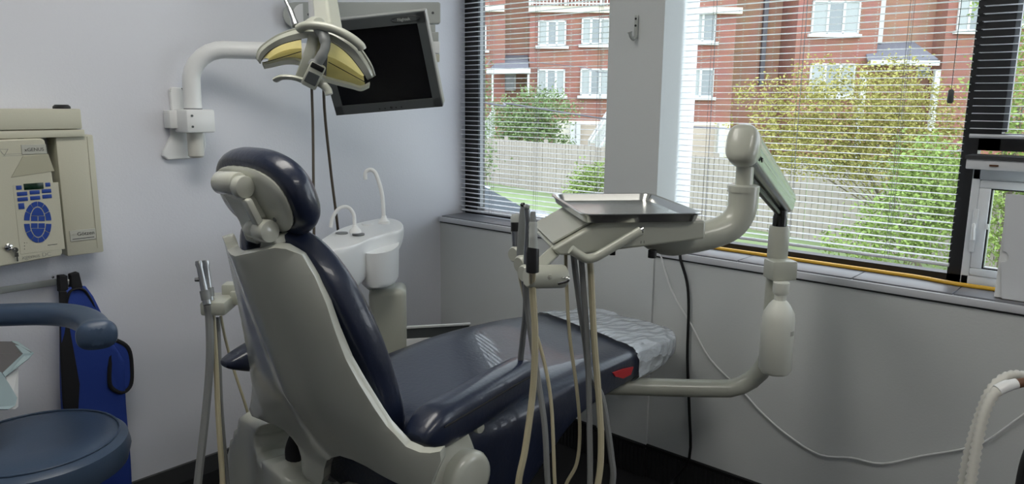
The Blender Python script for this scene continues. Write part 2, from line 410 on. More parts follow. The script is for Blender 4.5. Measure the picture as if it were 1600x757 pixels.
# blinds
def blind(nm, label, y0, y1, ztop, zbot, xb, cords, pitch=.0215, wand=None, droop=False):
    t = thing(nm, label, 'blind', (xb, (y0 + y1) / 2, zbot))
    b = B(); box(b, (xb, (y0 + y1) / 2, ztop + .012), (.035, y0 - y1, .03), bev=.003); obj('headrail', b, 'slat', t)
    b = B(); sweep(b, [(xb, y0, zbot), (xb, y1, zbot)], .008, 8, ry=.006); obj('bottom_rail', b, 'slat', t)
    n = int((ztop - zbot - .02) / pitch)
    b = B(); h = .0125; prof = [(-h, -.0011), (-h * .5, .0002), (0, .0006), (h * .5, .0002), (h, -.0011)]
    vs = [[b.verts.new((xb + px, yy, zz + .0)) for (px, zz) in prof] for yy in (y0, y1)]
    lo = [[b.verts.new((xb + px, yy, zz - .0005)) for (px, zz) in prof] for yy in (y0, y1)]
    for k in range(4):
        b.faces.new((vs[0][k], vs[0][k + 1], vs[1][k + 1], vs[1][k])); b.faces.new((lo[0][k + 1], lo[0][k], lo[1][k], lo[1][k + 1]))
    for q in (0, 4): b.faces.new((vs[0][q], vs[1][q], lo[1][q], lo[0][q]))
    for q in (0, 1): b.faces.new(vs[q] + lo[q][::-1])
    zf = zbot + .022
    s0 = obj('slat', b, 'slat', t, ang=60)
    s0.location = Vector((xb, (y0 + y1) / 2, zf)) - WL[t]; WL[s0] = Vector((xb, (y0 + y1) / 2, zf))
    for k in range(1, n): inst(s0, t, (xb, (y0 + y1) / 2, zf + k * pitch))
    for cy in cords:
        b = B()
        for dx in (-.0135, .0135): sweep(b, [(xb + dx, cy, zbot), (xb + dx, cy, ztop)], .0007, 5)
        sweep(b, [(xb - .0136, cy - .012, zbot), (xb - .0136, cy - .012, ztop)], .0006, 5)
        obj('ladder_cord', b, 'cordm', t)
    if wand:
        (wy, wz) = wand
        b = B(); sweep(b, [(xb - .020, wy, wz), (xb - .018, wy + .0, ztop)], .0010, 6); pc = obj('pull_cord', b, 'black', t)
        b = B(); sweep(b, [(xb - .020, wy, wz + .004), (xb - .020, wy, wz - .002), (xb - .020, wy, wz - .030), (xb - .020, wy, wz - .036)], [.005, .008, .009, .006], 10); obj('cord_tassel', b, 'dgrey', pc)
    return t
blind('venetian_blind', 'white venetian blind on the narrow window left of the pillar', -.006, PY0 + .006, 2.16, .936, .143, [-.20, -.47, -.80])
blind('venetian_blind', 'wide white venetian blind with a dark pull cord tassel, right of the pillar', PY1 - .006, -2.118, 2.16, .978, .130, [-1.30, -1.62, -1.94], wand=[(-2.0751,1.4971)][0])
blind('venetian_blind', 'white venetian blind cut off by the right edge, above the small casement', -2.132, -3.96, 2.16, 1.368, .130, [-2.45, -3.0])

# ================================================================== WALL-MOUNTED X-RAY UNIT (left wall)
FA = -.085
t = thing('wall_arm_mount', 'long cream plate box fixed to the wall above the keypad unit', 'wall mount', (-1.8, 0, 1.38))
b = B(); box(b, (-2.05, -.0475, 1.392), (.975, .095, .060), bev=.004); obj('mount_cover', b, 'cream', t)
b = B(); box(b, (-2.05, -.0475, 1.349), (.985, .097, .022), bev=.003); obj('mount_rail', b, 'cream', t)
b = B(); lathe(b, [(.024, 1.420), (.024, 1.428), (.018, 1.434), (0, 1.434)], Matrix.Translation((-1.60, -.05, 0))); obj('end_knob', b, 'black', t)
t = thing('cable_cover_box', 'tall plain cream cover box with a small badge, right of the blue keypad unit', 'cover box', (-1.56, 0, .95))
q = [(-1.6418,1.3417),(-1.5265,1.3445),(-1.536,0.975),(-1.6409,0.9741)]
x0, x1, zt, zb = q[0][0] + .006, (q[1][0] + q[2][0]) / 2, (q[0][1] + q[1][1]) / 2, (q[2][1] + q[3][1]) / 2
b = B(); box(b, ((x0 + x1) / 2, -.0425, (zt + zb) / 2), (x1 - x0, .085, zt - zb), bev=.004); obj('cover', b, 'cream', t)
b = B(); box(b, (x1 - .018, -.0855, (zt + zb) / 2 + .005), (.0015, .002, zt - zb - .02)); obj('seam', b, 'creamd', t, smooth=False)
b = B(); box(b, (x1 + .002, -.04, zt - .06), (.006, .02, .05), bev=.002); obj('side_clip', b, 'creamd', t)
b = B(); lathe(b, [(.012, zt), (.012, zt + .005), (0, zt + .006)], Matrix.Translation(((x0 + x1) / 2 - .005, -.05, 0))); obj('top_knob', b, 'black', t)
bx, bz = (x0 + x1) / 2 - .004, zb + .062
b = B(); box(b, (bx, -.0862, bz), (.074, .003, .034), bev=.001, segs=1); bd = obj('badge', b, 'plate', t)
MT = lambda x, y, z: frame3((x, y, z), (1, 0, 0), (0, 0, 1), (0, -1, 0))
txt('badge_lettering', 'Götzen', .0165, MT(bx + .008, -.0880, bz + .004), 'ink', bd)
txt('badge_prefix', 'de', .0165, MT(bx - .027, -.0879, bz + .004), 'plate', bd)
b = B(); box(b, (bx, -.0880, bz - .010), (.062, .0006, .0022)); obj('badge_line', b, 'ink', bd, smooth=False)

t = thing('keypad_unit', 'cream wall control unit with blue tooth-shaped keypad and hanging key', 'control unit', (-1.75, 0, .96))
KF = -.105
q = [(-1.7828,1.3354),(-1.6587,1.3354),(-1.6553,0.9831),(-1.8188,0.9753),(-1.7669,1.3385),(-1.6532,1.12)]
kx1 = (q[1][0] + q[2][0]) / 2; kzt = q[1][1]; kzb = (q[2][1] + q[3][1]) / 2
kx0 = kx1 - .235
out = [(kx0, kzb - .004), (kx0 + .004, kzt - .006), (kx0 + .01, kzt), (kx1 - .022, kzt + .002), (kx1 - .014, kzt - .004), (kx1 - .004, kzt - .10), (kx1 + .002, kzb + .08), (kx1 + .002, kzb + .012), (kx1 - .004, kzb + .004), (kx0 + .01, kzb - .008)]
b = B(); prism(b, out, frame3((0, 0, 0), (1, 0, 0), (0, 0, 1), (0, -1, 0)), .0, -KF); obj('housing', b, 'cream', t, bevel=.006)
# keypad details: unprojected on the front plane
kp = lambda px, py: None
K = [(-1.7558,1.2122),(-1.6387,1.2037),(-1.658,0.9934),(-1.7756,1.0104)]
def kpt(cx, cy):
    """position inside the keypad field, from fractions across and down it"""
    u, v = cx, cy
    a = Vector(K[0]).lerp(Vector(K[1]), u); c = Vector(K[3]).lerp(Vector(K[2]), u); return a.lerp(c, v)
def kfr(x, y):  # crop coordinates of the study sketch to fractions
    return kpt((x * .291 - 25) / 71.0, (y * .2906 + 200 - 286) / 109.0)
sx = (Vector(K[1]) - Vector(K[0])).length / 71 * .291; sz = (Vector(K[3]) - Vector(K[0])).length / 109 * .2906
b = B(); c = kpt(.5, .5); box(b, (c[0] + .001, KF - .0004, c[1]), ((Vector(K[1]) - Vector(K[0])).length, .0012, (Vector(K[3]) - Vector(K[0])).length), bev=.0004, segs=1); pad = obj('keypad_membrane', b, 'cream', t)
def key(cx, cy, w, h, m='key', nm='key'):
    c = kfr(cx, cy); b = B(); box(b, (c[0], KF - .0018, c[1]), (w * sx, .0022, h * sz), bev=.0010, segs=2); return obj(nm, b, m, pad)
key(178, 314, 106, 34, 'lcd', 'display')
for (cx, cy, kw, kh) in [(100, 321, 30, 22), (254, 305, 28, 22), (117, 354, 55, 21), (183, 346, 54, 21), (247, 339, 52, 21), (120, 383, 55, 21), (186, 376, 54, 21), (250, 368, 52, 21), (113, 420, 32, 32)]: key(cx, cy, kw, kh)
def keypoly(pts):
    b = B(); P2 = [kfr(x, y) for x, y in pts]
    prism(b, [(p[0], p[1]) for p in P2], frame3((0, 0, 0), (1, 0, 0), (0, 0, 1), (0, -1, 0)), -KF + .0005, -KF + .0028); obj('key', b, 'key', pad, smooth=False)
cx, cy = 200, 506; skew = -.02
def ell(a, rx, ry, oy): return (cx + rx * cos(a) + skew * ry * sin(a), cy + oy - ry * sin(a))
for half in (1, -1):
    oy = -5 * half; n = 6; ga = .05
    for k in range(n):
        a0 = half * (pi * k / n + ga / 2 + (.02 if k == 0 else 0)); a1 = half * (pi * (k + 1) / n - ga / 2 - (.02 if k == n - 1 else 0))
        keypoly([ell(a0 + (a1 - a0) * i / 4, 73, 106, oy) for i in range(5)] + [ell(a1 - (a1 - a0) * i / 4, 44, 80, oy) for i in range(5)])
    keypoly([ell(half * (.42 + (pi - .84) * i / 8), 38, 74, oy) for i in range(9)])
    yy = cy + oy - half * 14
    for x0_, x1_ in ((164, 198), (203, 237)): keypoly([(x0_, yy - 13), (x1_, yy - 13), (x1_, yy + 13), (x0_, yy + 13)])
for k in range(3):
    c = kfr(130, 618 + 17 * k); b = B(); lathe(b, [(.0012, 0), (.0012, .0012), (0, .0013)], frame3((c[0], KF - .0008, c[1]), (1, 0, 0), (0, 0, 1), (0, -1, 0)), 10); obj('indicator', b, 'ink', pad)
c = kfr(142, 618); txt('pad_print', '▪', .006, MT(c[0], KF - .0012, c[1]), 'ink', pad)
# painted recess shading above the pad, badge, triangle mark, embossed print
c = kfr(180, 118); b = B(); box(b, (c[0], KF - .001, c[1]), (.064, .003, .028), bev=.001, segs=1); bd = obj('badge', b, 'plate', t)
txt('badge_lettering', 'xGENUS', .0135, MT(c[0], KF - .0028, c[1] - .001), 'ink', bd)
c = kfr(25, 132)
b = B(); tri = [(c[0] - .011, c[1] + .008), (c[0] + .011, c[1] + .008), (c[0], c[1] - .010)]
for i in range(3):
    p, r_ = tri[i], tri[(i + 1) % 3]; sweep(b, [(p[0], KF - .0003, p[1]), (r_[0], KF - .0003, r_[1])], .0008, 5)
obj('triangle_mark', b, 'inkl', t)
c = kfr(80, 142); b = B(); box(b, (c[0], KF - .0003, c[1]), (.045, .001, .0012)); box(b, (c[0] - .004, KF - .0003, c[1] - .005), (.05, .001, .0012)); obj('printed_line', b, 'inkl', t, smooth=False)
c0 = kfr(60, 268); c1 = kfr(250, 150)
b = B(); MTf = frame3((0, 0, 0), (1, 0, 0), (0, 0, 1), (0, -1, 0))
prism(b, [(c0[0], c0[1]), (c0[0] + .035, c1[1]), (c1[0] + .004, c1[1] + .004), (c1[0] + .015, c0[1] + .012)], MTf, -KF - .003, -KF + .0015); obj('painted_recess_shade', b, 'creamd', t, bevel=.001)  # darker cream facet, its colour stands for the shading of a recess
c = kfr(195, 688); txt('embossed_lettering', 'xgenus DC', .017, MT(c[0], KF - .0006, c[1]), 'inkl', t)
c = kfr(280, 628); b = B(); box(b, (c[0], KF - .0012, c[1]), (.026, .0006, .0018)); obj('printed_line', b, 'ink', pad, smooth=False)
c = kfr(46, 640); b = B(); lathe(b, [(.010, 0), (.010, .006), (.007, .008), (0, .008)], frame3((c[0], KF, c[1]), (1, 0, 0), (0, 0, 1), (0, -1, 0))); lk = obj('key_lock', b, 'chrome', t)
b = B(); c = kfr(76, 655)
lathe(b, [(.008, -.001), (.008, .001)], frame3((c[0], KF - .010, c[1]), (1, 0, 0), (0, 0, 1), (0, -1, 0))); box(b, (c[0] + .002, KF - .010, c[1] - .014), (.010, .002, .012)); box(b, (c[0] + .003, KF - .010, c[1] - .026), (.004, .0015, .016))
sweep(b, [(c[0] - .012, KF - .006, c[1] + .006), (c[0], KF - .010, c[1] + .002)], .002, 6)
obj('hanging_key', b, 'chrome', lk)
c = kfr(122, 66); b = B(); lathe(b, [(.007, -.004), (.007, .004), (.003, .005)], Matrix.Translation((c[0], KF + .02, c[1] + .004)) @ Matrix.Rotation(pi / 2, 4, 'X')); obj('cover_screw', b, 'ink', t)

# apron rail and lead apron
t = thing('apron_rail', 'thin grey metal hook rail screwed to the wall above the blue apron', 'rail', (-1.75, 0, .89))
q = [(-1.8019,0.8888),(-1.6427,0.8929),(-1.6444,0.8745),(-1.8039,0.8694)]
b = B(); zc = (q[1][1] + q[2][1]) / 2; box(b, (-2.0, -.004, zc), (.74, .008, .020), bev=.002); obj('rail_strip', b, 'mgrey', t)
for px in (-1.66, -2.1):
    b = B(); lathe(b, [(.004, 0), (.004, .003), (0, .004)], frame3((px, -.008, zc + .018), (1, 0, 0), (0, 0, 1), (0, -1, 0)), 10); obj('screw', b, 'steel', t)
b = B(); sweep(b, spl([(-1.63, -.008, zc - .004), (-1.63, -.035, zc - .010), (-1.63, -.045, zc + .01)], 4), .004, 8); obj('hook', b, 'white', t)
t = thing('lead_apron', 'royal blue lead apron with black binding hanging on the wall behind the stool', 'apron', (-1.6, -.02, .2))
AY = -.045
q = [(-1.6472,0.8611),(-1.6205,0.8748),(-1.5842,0.8662),(-1.5665,0.8313),(-1.547,0.7677),(-1.5309,0.6816),(-1.4975,0.6026),(-1.5052,0.285),(-1.5099,0.1524),(-1.5295,-0.0875),(-1.7364,0.0118),(-1.6992,0.3546),(-1.6776,0.6491),(-1.666,0.8132)]
b = B(); plate(b, q, lambda a, z: (a, AY - .012 - .012 * sin((a + 1.55) * 22) - .006 * sin(z * 13 + a * 9), z), .02); obj('apron_panel', b, 'blue', t, solid=.012)
def fl(pts, y=-.066): return [(p[0], y, p[1]) for p in pts]
q = [(-1.6565,0.7728),(-1.6388,0.8478),(-1.6191,0.8647),(-1.5938,0.858),(-1.5777,0.8278),(-1.5627,0.7824)]
b = B(); sweep(b, spl(fl(q, -.062), 4), .007, 8, ry=.004); obj('neck_binding', b, 'binding', t)
q = [(-1.6623,0.8665),(-1.6411,0.8626),(-1.6442,0.7493),(-1.632,0.5551),(-1.6433,0.4717),(-1.6865,0.4853),(-1.6784,0.6529)]
b = B(); prism(b, q, MTf, .056, .066); obj('side_band', b, 'binding', t, bevel=.003)
q = [(-1.6563,0.9122),(-1.6331,0.9103),(-1.636,0.8596),(-1.6593,0.8598)]
b = B(); prism(b, q, MTf, .030, .060); obj('hanging_strap', b, 'binding', t, bevel=.003)
q = [(-1.624,0.9108),(-1.5999,0.915),(-1.5933,0.8642),(-1.6263,0.866)]
b = B(); prism(b, q, MTf, .030, .060); obj('hanging_strap', b, 'binding', t, bevel=.003)
q = [(-1.5245,0.6813),(-1.487,0.6503),(-1.4739,0.6115),(-1.476,0.5357),(-1.4869,0.5027),(-1.5123,0.4921),(-1.5387,0.5132),(-1.5462,0.542),(-1.5377,0.619)]
b = B(); prism(b, q, MTf, .05, .072); fp = obj('side_flap', b, 'blue', t, bevel=.006)
b = B(); pts = spl(fl(q, -.070), 4); sweep(b, pts + [pts[0]], .007, 8); obj('flap_binding', b, 'binding', fp)

# ================================================================== STOOL
SC = Vector((-1.862, -.41, 0)); SZ = .555; SR = .225
t = thing('dental_stool', 'slate blue vinyl stool with curved arm rest ring beside the lead apron', 'stool', (SC.x, SC.y, 0))
b = B(); lathe(b, [(0, SZ - .10), (SR - .03, SZ - .10), (SR - .005, SZ - .085), (SR + .004, SZ - .05), (SR - .002, SZ - .018), (SR - .02, SZ - .004), (SR - .06, SZ + .003), (.08, SZ - .004), (0, SZ - .006)], Matrix.Translation(SC), 48); st = obj('seat', b, 'stool', t)
b = B(); ring = [SC + Vector(((SR - .022) * cos(a), (SR - .022) * sin(a), SZ - .001)) for a in [2 * pi * k / 48 for k in range(49)]]; sweep(b, ring, .0028, 6); obj('seat_piping', b, 'stool', st)
b = B(); lathe(b, [(.10, SZ - .12), (.03, SZ - .14), (.026, .32), (.034, .31), (.034, .12), (.05, .10), (.05, .08), (0, .08)], Matrix.Translation(SC), 24); obj('gas_column', b, 'black', t)
for k in range(5):
    a = 2 * pi * k / 5 + .3; e = SC + Vector((.26 * cos(a), .26 * sin(a), .065))
    b = B(); sweep(b, [SC + Vector((.03 * cos(a), .03 * sin(a), .10)), e], [.022, .014], 8); lg = obj('leg', b, 'black', t)
    b = B(); lathe(b, [(.028, -.012), (.028, .012)], Matrix.Translation(e + Vector((0, 0, -.036))) @ Matrix.Rotation(pi / 2, 4, 'X') @ Matrix.Rotation(a, 4, 'Y'), 16); obj('castor', b, 'black', lg)
# arm ring

arm = [(-1.9405,-0.1873,0.86),(-1.8834,-0.1938,0.86),(-1.8321,-0.2299,0.86),(-1.7701,-0.2863,0.86),(-1.7264,-0.3606,0.86),(-1.716,-0.4525,0.86),(-1.7295,-0.5396,0.86),(-1.7528,-0.6174,0.86)]
b = B(); A0 = spl(arm, 5)
rings = []
for i, p in enumerate(A0):
    tt = (A0[min(i + 1, len(A0) - 1)] - A0[max(i - 1, 0)]).normalized(); sd = tt.cross(Vector((0, 0, 1)))
    k = 1.0
    if i > len(A0) - 6: k = 1.0 + .42 * (1 - (len(A0) - 1 - i) / 5)
    e = 1.0
    if i == len(A0) - 1: e = .55
    rings.append(sring(p, .038 * k * e, .030 * k * e, 20, .75, sd, Vector((0, 0, 1))))
loft(b, rings); obj('arm_rest', b, 'stool', t, subsurf=1)
b = B(); sweep(b, spl([A0[4] + Vector((0, 0, -.02)), A0[4] + Vector((-.05, .04, -.15)), SC + Vector((-.12, .16, .43)), SC + Vector((0, .02, .43))], 6), .012, 10); obj('arm_bracket', b, 'black', t)

# folded liner bag standing on the stool seat at the left edge
t = thing('liner_bag', 'open pale blue liner bag with grey inside at the left edge, on the stool', 'bag', (-1.99, -.42, .56))
b = B(); L = [(-1.9477,-0.33,0.8322),(-1.8667,-0.33,0.8128),(-1.8305,-0.36,0.7804),(-1.8538,-0.37,0.785),(-1.9591,-0.37,0.8116)]
vs = [b.verts.new(p) for p in L]; b.faces.new(vs); obj('bag_inside', b, 'liner', t, smooth=False, solid=.003)
b = B(); L = [(-1.9591,-0.37,0.8116),(-1.8538,-0.37,0.785),(-1.9086,-0.4,0.7524),(-1.9715,-0.4,0.7595)]
vs = [b.verts.new(p) for p in L]; b.faces.new(vs); obj('bag_inside', b, 'liner', t, smooth=False, solid=.003)
b = B(); L = [(-1.8654,-0.325,0.8131),(-1.851,-0.325,0.8079),(-1.8262,-0.36,0.7775),(-1.8443,-0.385,0.7737),(-1.909,-0.41,0.7464),(-1.9124,-0.405,0.7564),(-1.8543,-0.372,0.7856)]
vs = [b.verts.new(p) for p in L]; b.faces.new(vs); obj('bag_rim', b, 'wax', t, smooth=False, solid=.004)
b = B(); L = [(-1.9718,-0.41,0.779),(-1.9161,-0.41,0.7604),(-1.9049,-0.42,0.7287),(-1.8929,-0.43,0.6895),(-1.9015,-0.44,0.674),(-1.9185,-0.45,0.6718),(-1.9899,-0.45,0.6943)]
plate_pts = L; vs = [b.verts.new(p) for p in L]; b.faces.new(vs); obj('bag_fold', b, 'wax', t, smooth=False, solid=.012)
b = B(); L = [(-1.9069,-0.4,0.7414),(-1.8731,-0.38,0.7517),(-1.8881,-0.4,0.6548),(-1.8982,-0.41,0.6538),(-1.9116,-0.42,0.6609)]
vs = [b.verts.new(p) for p in L]; b.faces.new(vs); obj('bag_side', b, 'white', t, smooth=False, solid=.003)
# ================================================================== DENTAL CHAIR  (axis along +x)
CY = -1.155
chair = thing('dental_chair', 'reclined dental chair with navy upholstery and cream shell', 'dental chair', (-1.15, CY, 0))
# seat and leg rest upholstery: stations x, top, bottom, half width
ST = [(-1.345, .700, .46, .20), (-1.32, .716, .42, .255), (-1.2, .720, .36, .292), (-1.08, .722, .40, .297), (-.96, .724, .49, .297), (-.88, .725, .555, .296), (-.78, .724, .592, .293),
      (-.60, .716, .604, .287), (-.42, .700, .602, .275), (-.28, .680, .598, .250), (-.18, .668, .594, .215), (-.11, .656, .592, .165), (-.075, .640, .596, .105)]
def seat_rings(st, n=44, e=.36, grow=0.0, cy=CY):
    R = []
    for (x, zt, zb, hw) in st:
        R.append(sring((x, cy, (zt + zb) / 2), hw + grow, (zt - zb) / 2 + grow, n, e))
    return R
b = B(); R = seat_rings(ST)
for r in R:
    for v in r:
        if v.z > .62: v.z -= .010 * max(0, 1 - ((v.y - CY) / .2) ** 2) * (1 if v.x < -.5 else .4)
loft(b, R); seat = obj('seat_cushion', b, 'leather', chair, subsurf=1)
b = B()
loft(b, [sring((x, CY, zc_), hw, .022, 30, .5) for (x, zc_, hw) in [(-.60, .588, .20), (-.45, .583, .235), (-.28, .580, .232), (-.18, .582, .20), (-.11, .586, .155), (-.072, .592, .10)]])
obj('leg_rest_shell', b, 'shell', chair, subsurf=1)
b = B(); L = [(-0.6673,-1.447,0.6805),(-0.6098,-1.447,0.6767),(-0.5567,-1.447,0.6685),(-0.5694,-1.447,0.6476),(-0.6113,-1.447,0.6471),(-0.6531,-1.447,0.6647)]
vs = [b.verts.new(p) for p in L]; b.faces.new(vs); obj('red_tag', b, 'red', chair, smooth=False, solid=.004)
# lower body of the seat
b = B(); loft(b, [sring((x, CY, (zt + zb) / 2), hw, (zt - zb) / 2, 28, .4) for (x, zt, zb, hw) in [(-1.40, .44, .33, .17), (-1.3, .44, .30, .20), (-1.05, .43, .30, .20), (-.85, .55, .42, .18), (-.66, .595, .53, .14), (-.6, .592, .56, .10)]])
obj('seat_frame', b, 'shell', chair, subsurf=1)

# back rest: leans along BX(z)
def BX(z): return -1.60 + .32 * (1.12 - z)
nB = Vector((1, 0, .32)).normalized()
q = [(-1.0662,1.1628),(-1.0316,1.1066),(-1.0072,1.0395),(-0.9678,0.9491),(-0.903,0.8096),(-0.8638,0.7229),(-0.7576,0.6095),(-0.7613,0.5897),(-0.8121,0.6003),(-0.8692,0.6133),(-0.9263,0.6245),(-0.9677,0.6229),(-0.9949,0.6088),(-1.008,0.5858),(-0.9997,0.5507),(-0.9663,0.4862),(-0.9697,0.4603),(-1.0038,0.4576),(-1.0397,0.4707),(-1.0744,0.5097),(-1.1013,0.5504),(-1.1361,0.5912),(-1.1771,0.6201),(-1.2243,0.6435),(-1.2776,0.653),(-1.3247,0.6535),(-1.3674,0.6476),(-1.4201,0.6432),(-1.4651,0.6347),(-1.4991,0.6493),(-1.5301,0.7211),(-1.5308,0.7436),(-1.508,0.7348),(-1.4875,0.7333),(-1.4609,0.7426),(-1.4277,0.7868),(-1.4052,0.8316),(-1.3836,0.8778),(-1.364,0.9272),(-1.3497,0.9862),(-1.3373,1.0472),(-1.3186,1.1029),(-1.2982,1.1465),(-1.2751,1.1624),(-1.2573,1.164),(-1.21,1.1504),(-1.1614,1.1377),(-1.1119,1.1423),(-1.0882,1.1627)]
def backmap(a, z):
    d = a - CY; hw = .12 + .19 * min(1, max(0, (1.15 - z) / .5))
    bul = .035 * (1 - min(1.3, abs(d) / hw) ** 2.4) + .008 * cos(min(1, abs(d) / .07) * pi)
    up = max(0, min(1, (z - .60) / .2))
    k = bul * up - .03 * max(0, (1.10 - z) - .48)
    fw = .25 * max(0, (-1.42 - a)) + .12 * max(0, a + .88)
    return (BX(z) - k + fw, a, z - .0)
b = B(); plate(b, q, backmap, .024); obj('back_shell', b, 'shell', chair, solid=.024, soff=0, bevel=.010)
b = B(); R = []
for (z, hw, th) in [(.655, .17, .03), (.675, .205, .09), (.72, .215, .105), (.80, .222, .108), (.92, .222, .105), (1.02, .204, .10), (1.08, .182, .094), (1.13, .148, .085), (1.165, .11, .07), (1.185, .07, .035)]:
    c = Vector((BX(z) + .014, CY, z)) + nB * (th / 2 + .004); R.append(sring(c, hw, th / 2, 30, .55, Vector((0, 1, 0)), nB))
loft(b, R); obj('backrest_cushion', b, 'leather', chair, subsurf=1)
# thin upholstered edge seen at the left of the shell
# head rest
hn = Vector((1, 0, .40)).normalized(); hu = Vector((-.40, 0, 1)).normalized(); HC = Vector((-1.552, -1.162, 1.272))
def ell2(a, bb, n=36, e=.72): return [(a * math.copysign(abs(cos(2 * pi * k / n)) ** e, cos(2 * pi * k / n)), bb * math.copysign(abs(sin(2 * pi * k / n)) ** e, sin(2 * pi * k / n))) for k in range(n)]
hx = Vector((0, -1, 0))
b = B(); R = []
for (o, a, bb) in [(-.062, .12, .055), (-.060, .146, .082), (-.050, .156, .096), (-.028, .160, .102), (-.006, .152, .094), (.008, .13, .074), (.014, .09, .045), (.012, .03, .015)]:
    R.append([HC + hn * o + hx * p[0] + hu * p[1] for p in ell2(a, bb, 40, .8)])
loft(b, R); hr = obj('headrest_cushion', b, 'leather', chair, subsurf=1)
b = B(); R = []
for (o, a, bb) in [(-.056, .138, .078), (-.066, .137, .077), (-.073, .126, .066), (-.075, .09, .04)]:
    R.append([HC + hn * o + hx * p[0] + hu * p[1] for p in ell2(a, bb, 40, .8)])
loft(b, R); hp = obj('headrest_shell', b, 'shell', chair, subsurf=1)
b = B()
for (px_, pz_) in ((-.01, .052), (.085, -.03)):
    lathe(b, [(.005, 0), (.005, .002), (0, .002)], frame3(HC - hn * .079 + hx * px_ + hu * pz_, hx, hu, -hn), 10)
obj('screw', b, 'dgrey', hp)
# head rest link: joint drums and strap
ax = Vector((.12, -1, .02)); axn = ax.normalized()
def drum(c, r, h, m='shell', nm='joint_drum', par=None):
    b = B(); x_ = axn.cross(Vector((0, 0, 1))).normalized(); y_ = axn.cross(x_)
    lathe(b, [(0, -h), (r * .9, -h), (r, -h + .004), (r, h - .006), (r * .93, h - .001), (r * .85, h), (0, h)], frame3(c, x_, y_, axn), 28); return obj(nm, b, m, par or chair)
ja, jb = [Vector(p) for p in [(-1.6629,-1.1315,1.2904),(-1.659,-1.1955,1.2807)]]
drum((ja + jb) / 2 - axn * .002, .024, (jb - ja).length / 2)
drum(jb + axn * .010, .0235, .011, nm='joint_knob')
jc = Vector([(-1.625,-1.2251,1.1903)][0]); drum(jc, .024, .018)
drum(jc - axn * .032, .019, .016, nm='joint_drum')
LK = [(-1.6513,-1.0953,1.2667),(-1.6465,-1.149,1.2548),(-1.646,-1.194,1.2536),(-1.628,-1.2073,1.2085),(-1.6035,-1.1536,1.1474),(-1.6046,-1.1082,1.1499),(-1.6237,-1.1162,1.1979)]
b = B(); c0 = sum((Vector(p) for p in LK), Vector()) / len(LK)
lv = [Vector(p) for p in LK]; back = hn * .03
f = [b.verts.new(p) for p in lv]; g = [b.verts.new(p + back) for p in lv]
b.faces.new(f); b.faces.new(g[::-1])
for i in range(len(f)): j = (i + 1) % len(f); b.faces.new((f[i], g[i], g[j], f[j]))
obj('headrest_link', b, 'shell', chair, bevel=.006)
bpts = [(-1.6565,-1.2177,1.2528),(-1.6394,-1.2224,1.2101)]
b = B(); p0, p1 = Vector(bpts[0]), Vector(bpts[1]); d = (p1 - p0).normalized(); s_ = d.cross(hn).normalized()
box(b, (0, 0, 0), (.026, (p1 - p0).length + .012, .016), frame3((p0 + p1) / 2, s_, d, s_.cross(d)), bev=.006); obj('release_lever', b, 'shell', chair)
b = B(); lk2 = [(-1.6161,-1.1932,1.1733),(-1.6162,-1.2377,1.1736),(-1.6099,-1.245,1.1578),(-1.6018,-1.1547,1.1376)]
f = [b.verts.new(p) for p in lk2]; g = [b.verts.new(Vector(p) + nB * .04) for p in lk2]
b.faces.new(f); b.faces.new(g[::-1])
for i in range(4): j = (i + 1) % 4; b.faces.new((f[i], g[i], g[j], f[j]))
obj('link_foot', b, 'shell', chair, bevel=.004)
# arm supports, hub caps, arm rests
MY = frame3((0, 0, 0), (1, 0, 0), (0, 0, 1), (0, -1, 0))
q = [(-1.4274,0.6955),(-1.4053,0.7022),(-1.3827,0.712),(-1.3558,0.7207),(-1.3125,0.718),(-1.2757,0.7149),(-1.259,0.6776),(-1.242,0.6362),(-1.2289,0.5857),(-1.2199,0.5159),(-1.255,0.4644),(-1.3386,0.4859),(-1.4151,0.5671),(-1.4395,0.6348)]
b = B(); prism(b, q, MY, 1.425, 1.458); sup = obj('arm_support', b, 'shell', chair, bevel=.008)
hc = [(-1.2952,-1.47,0.6089)][0]
b = B(); lathe(b, [(0, -.02), (.062, -.02), (.064, .012), (.058, .022), (.045, .027), (0, .028)], frame3(hc, (1, 0, 0), (0, 0, 1), (0, -1, 0)), 32); obj('hub_cap', b, 'shell', sup)
q2 = [(p[0] + .03, p[1] - .0) for p in q]
b = B(); prism(b, q2, MY, .862, .890); sup2 = obj('arm_support', b, 'shell', chair, bevel=.008)
b = B(); lathe(b, [(0, -.02), (.058, -.02), (.06, .012), (.05, .022), (0, .024)], frame3((-1.36, -.852, .63), (1, 0, 0), (0, 0, 1), (0, 1, 0)), 28); obj('hub_cap', b, 'shell', sup2)
def armrest(pts, lab=None):
    P_ = spl(pts, 6); R = []; n = len(P_)
    for i, p in enumerate(P_):
        t_ = i / (n - 1); e = min(1, (t_ / .26) ** .6 if t_ > 0 else 0, ((1 - t_) / .07) ** .5 if t_ < 1 else 0); e = max(e, .12)
        tt = (P_[min(i + 1, n - 1)] - P_[max(i - 1, 0)]).normalized(); sd = tt.cross(Vector((0, 0, 1))).normalized()
        R.append(sring(p - Vector((0, 0, .006)), .048 * (.45 + .55 * e) if e > .2 else .02, .051 * (.25 + .75 * e) * e ** .4, 24, .68, sd, Vector((0, 0, 1))))
    b = B(); loft(b, R); a_ = obj('armrest', b, 'leather', chair, subsurf=1)
    b = B(); sdv = (P_[-1] - P_[0]).normalized().cross(Vector((0, 0, 1))).normalized(); sweep(b, [p + sdv * .0475 + Vector((0, 0, .012)) for p in P_[5:-2]], .0024, 6); obj('armrest_piping', b, 'binding', a_)
    return a_
armrest([(-1.4297,-1.4464,0.748),(-1.3656,-1.4349,0.748),(-1.2212,-1.4115,0.748),(-1.066,-1.3843,0.748),(-0.9514,-1.371,0.748)])
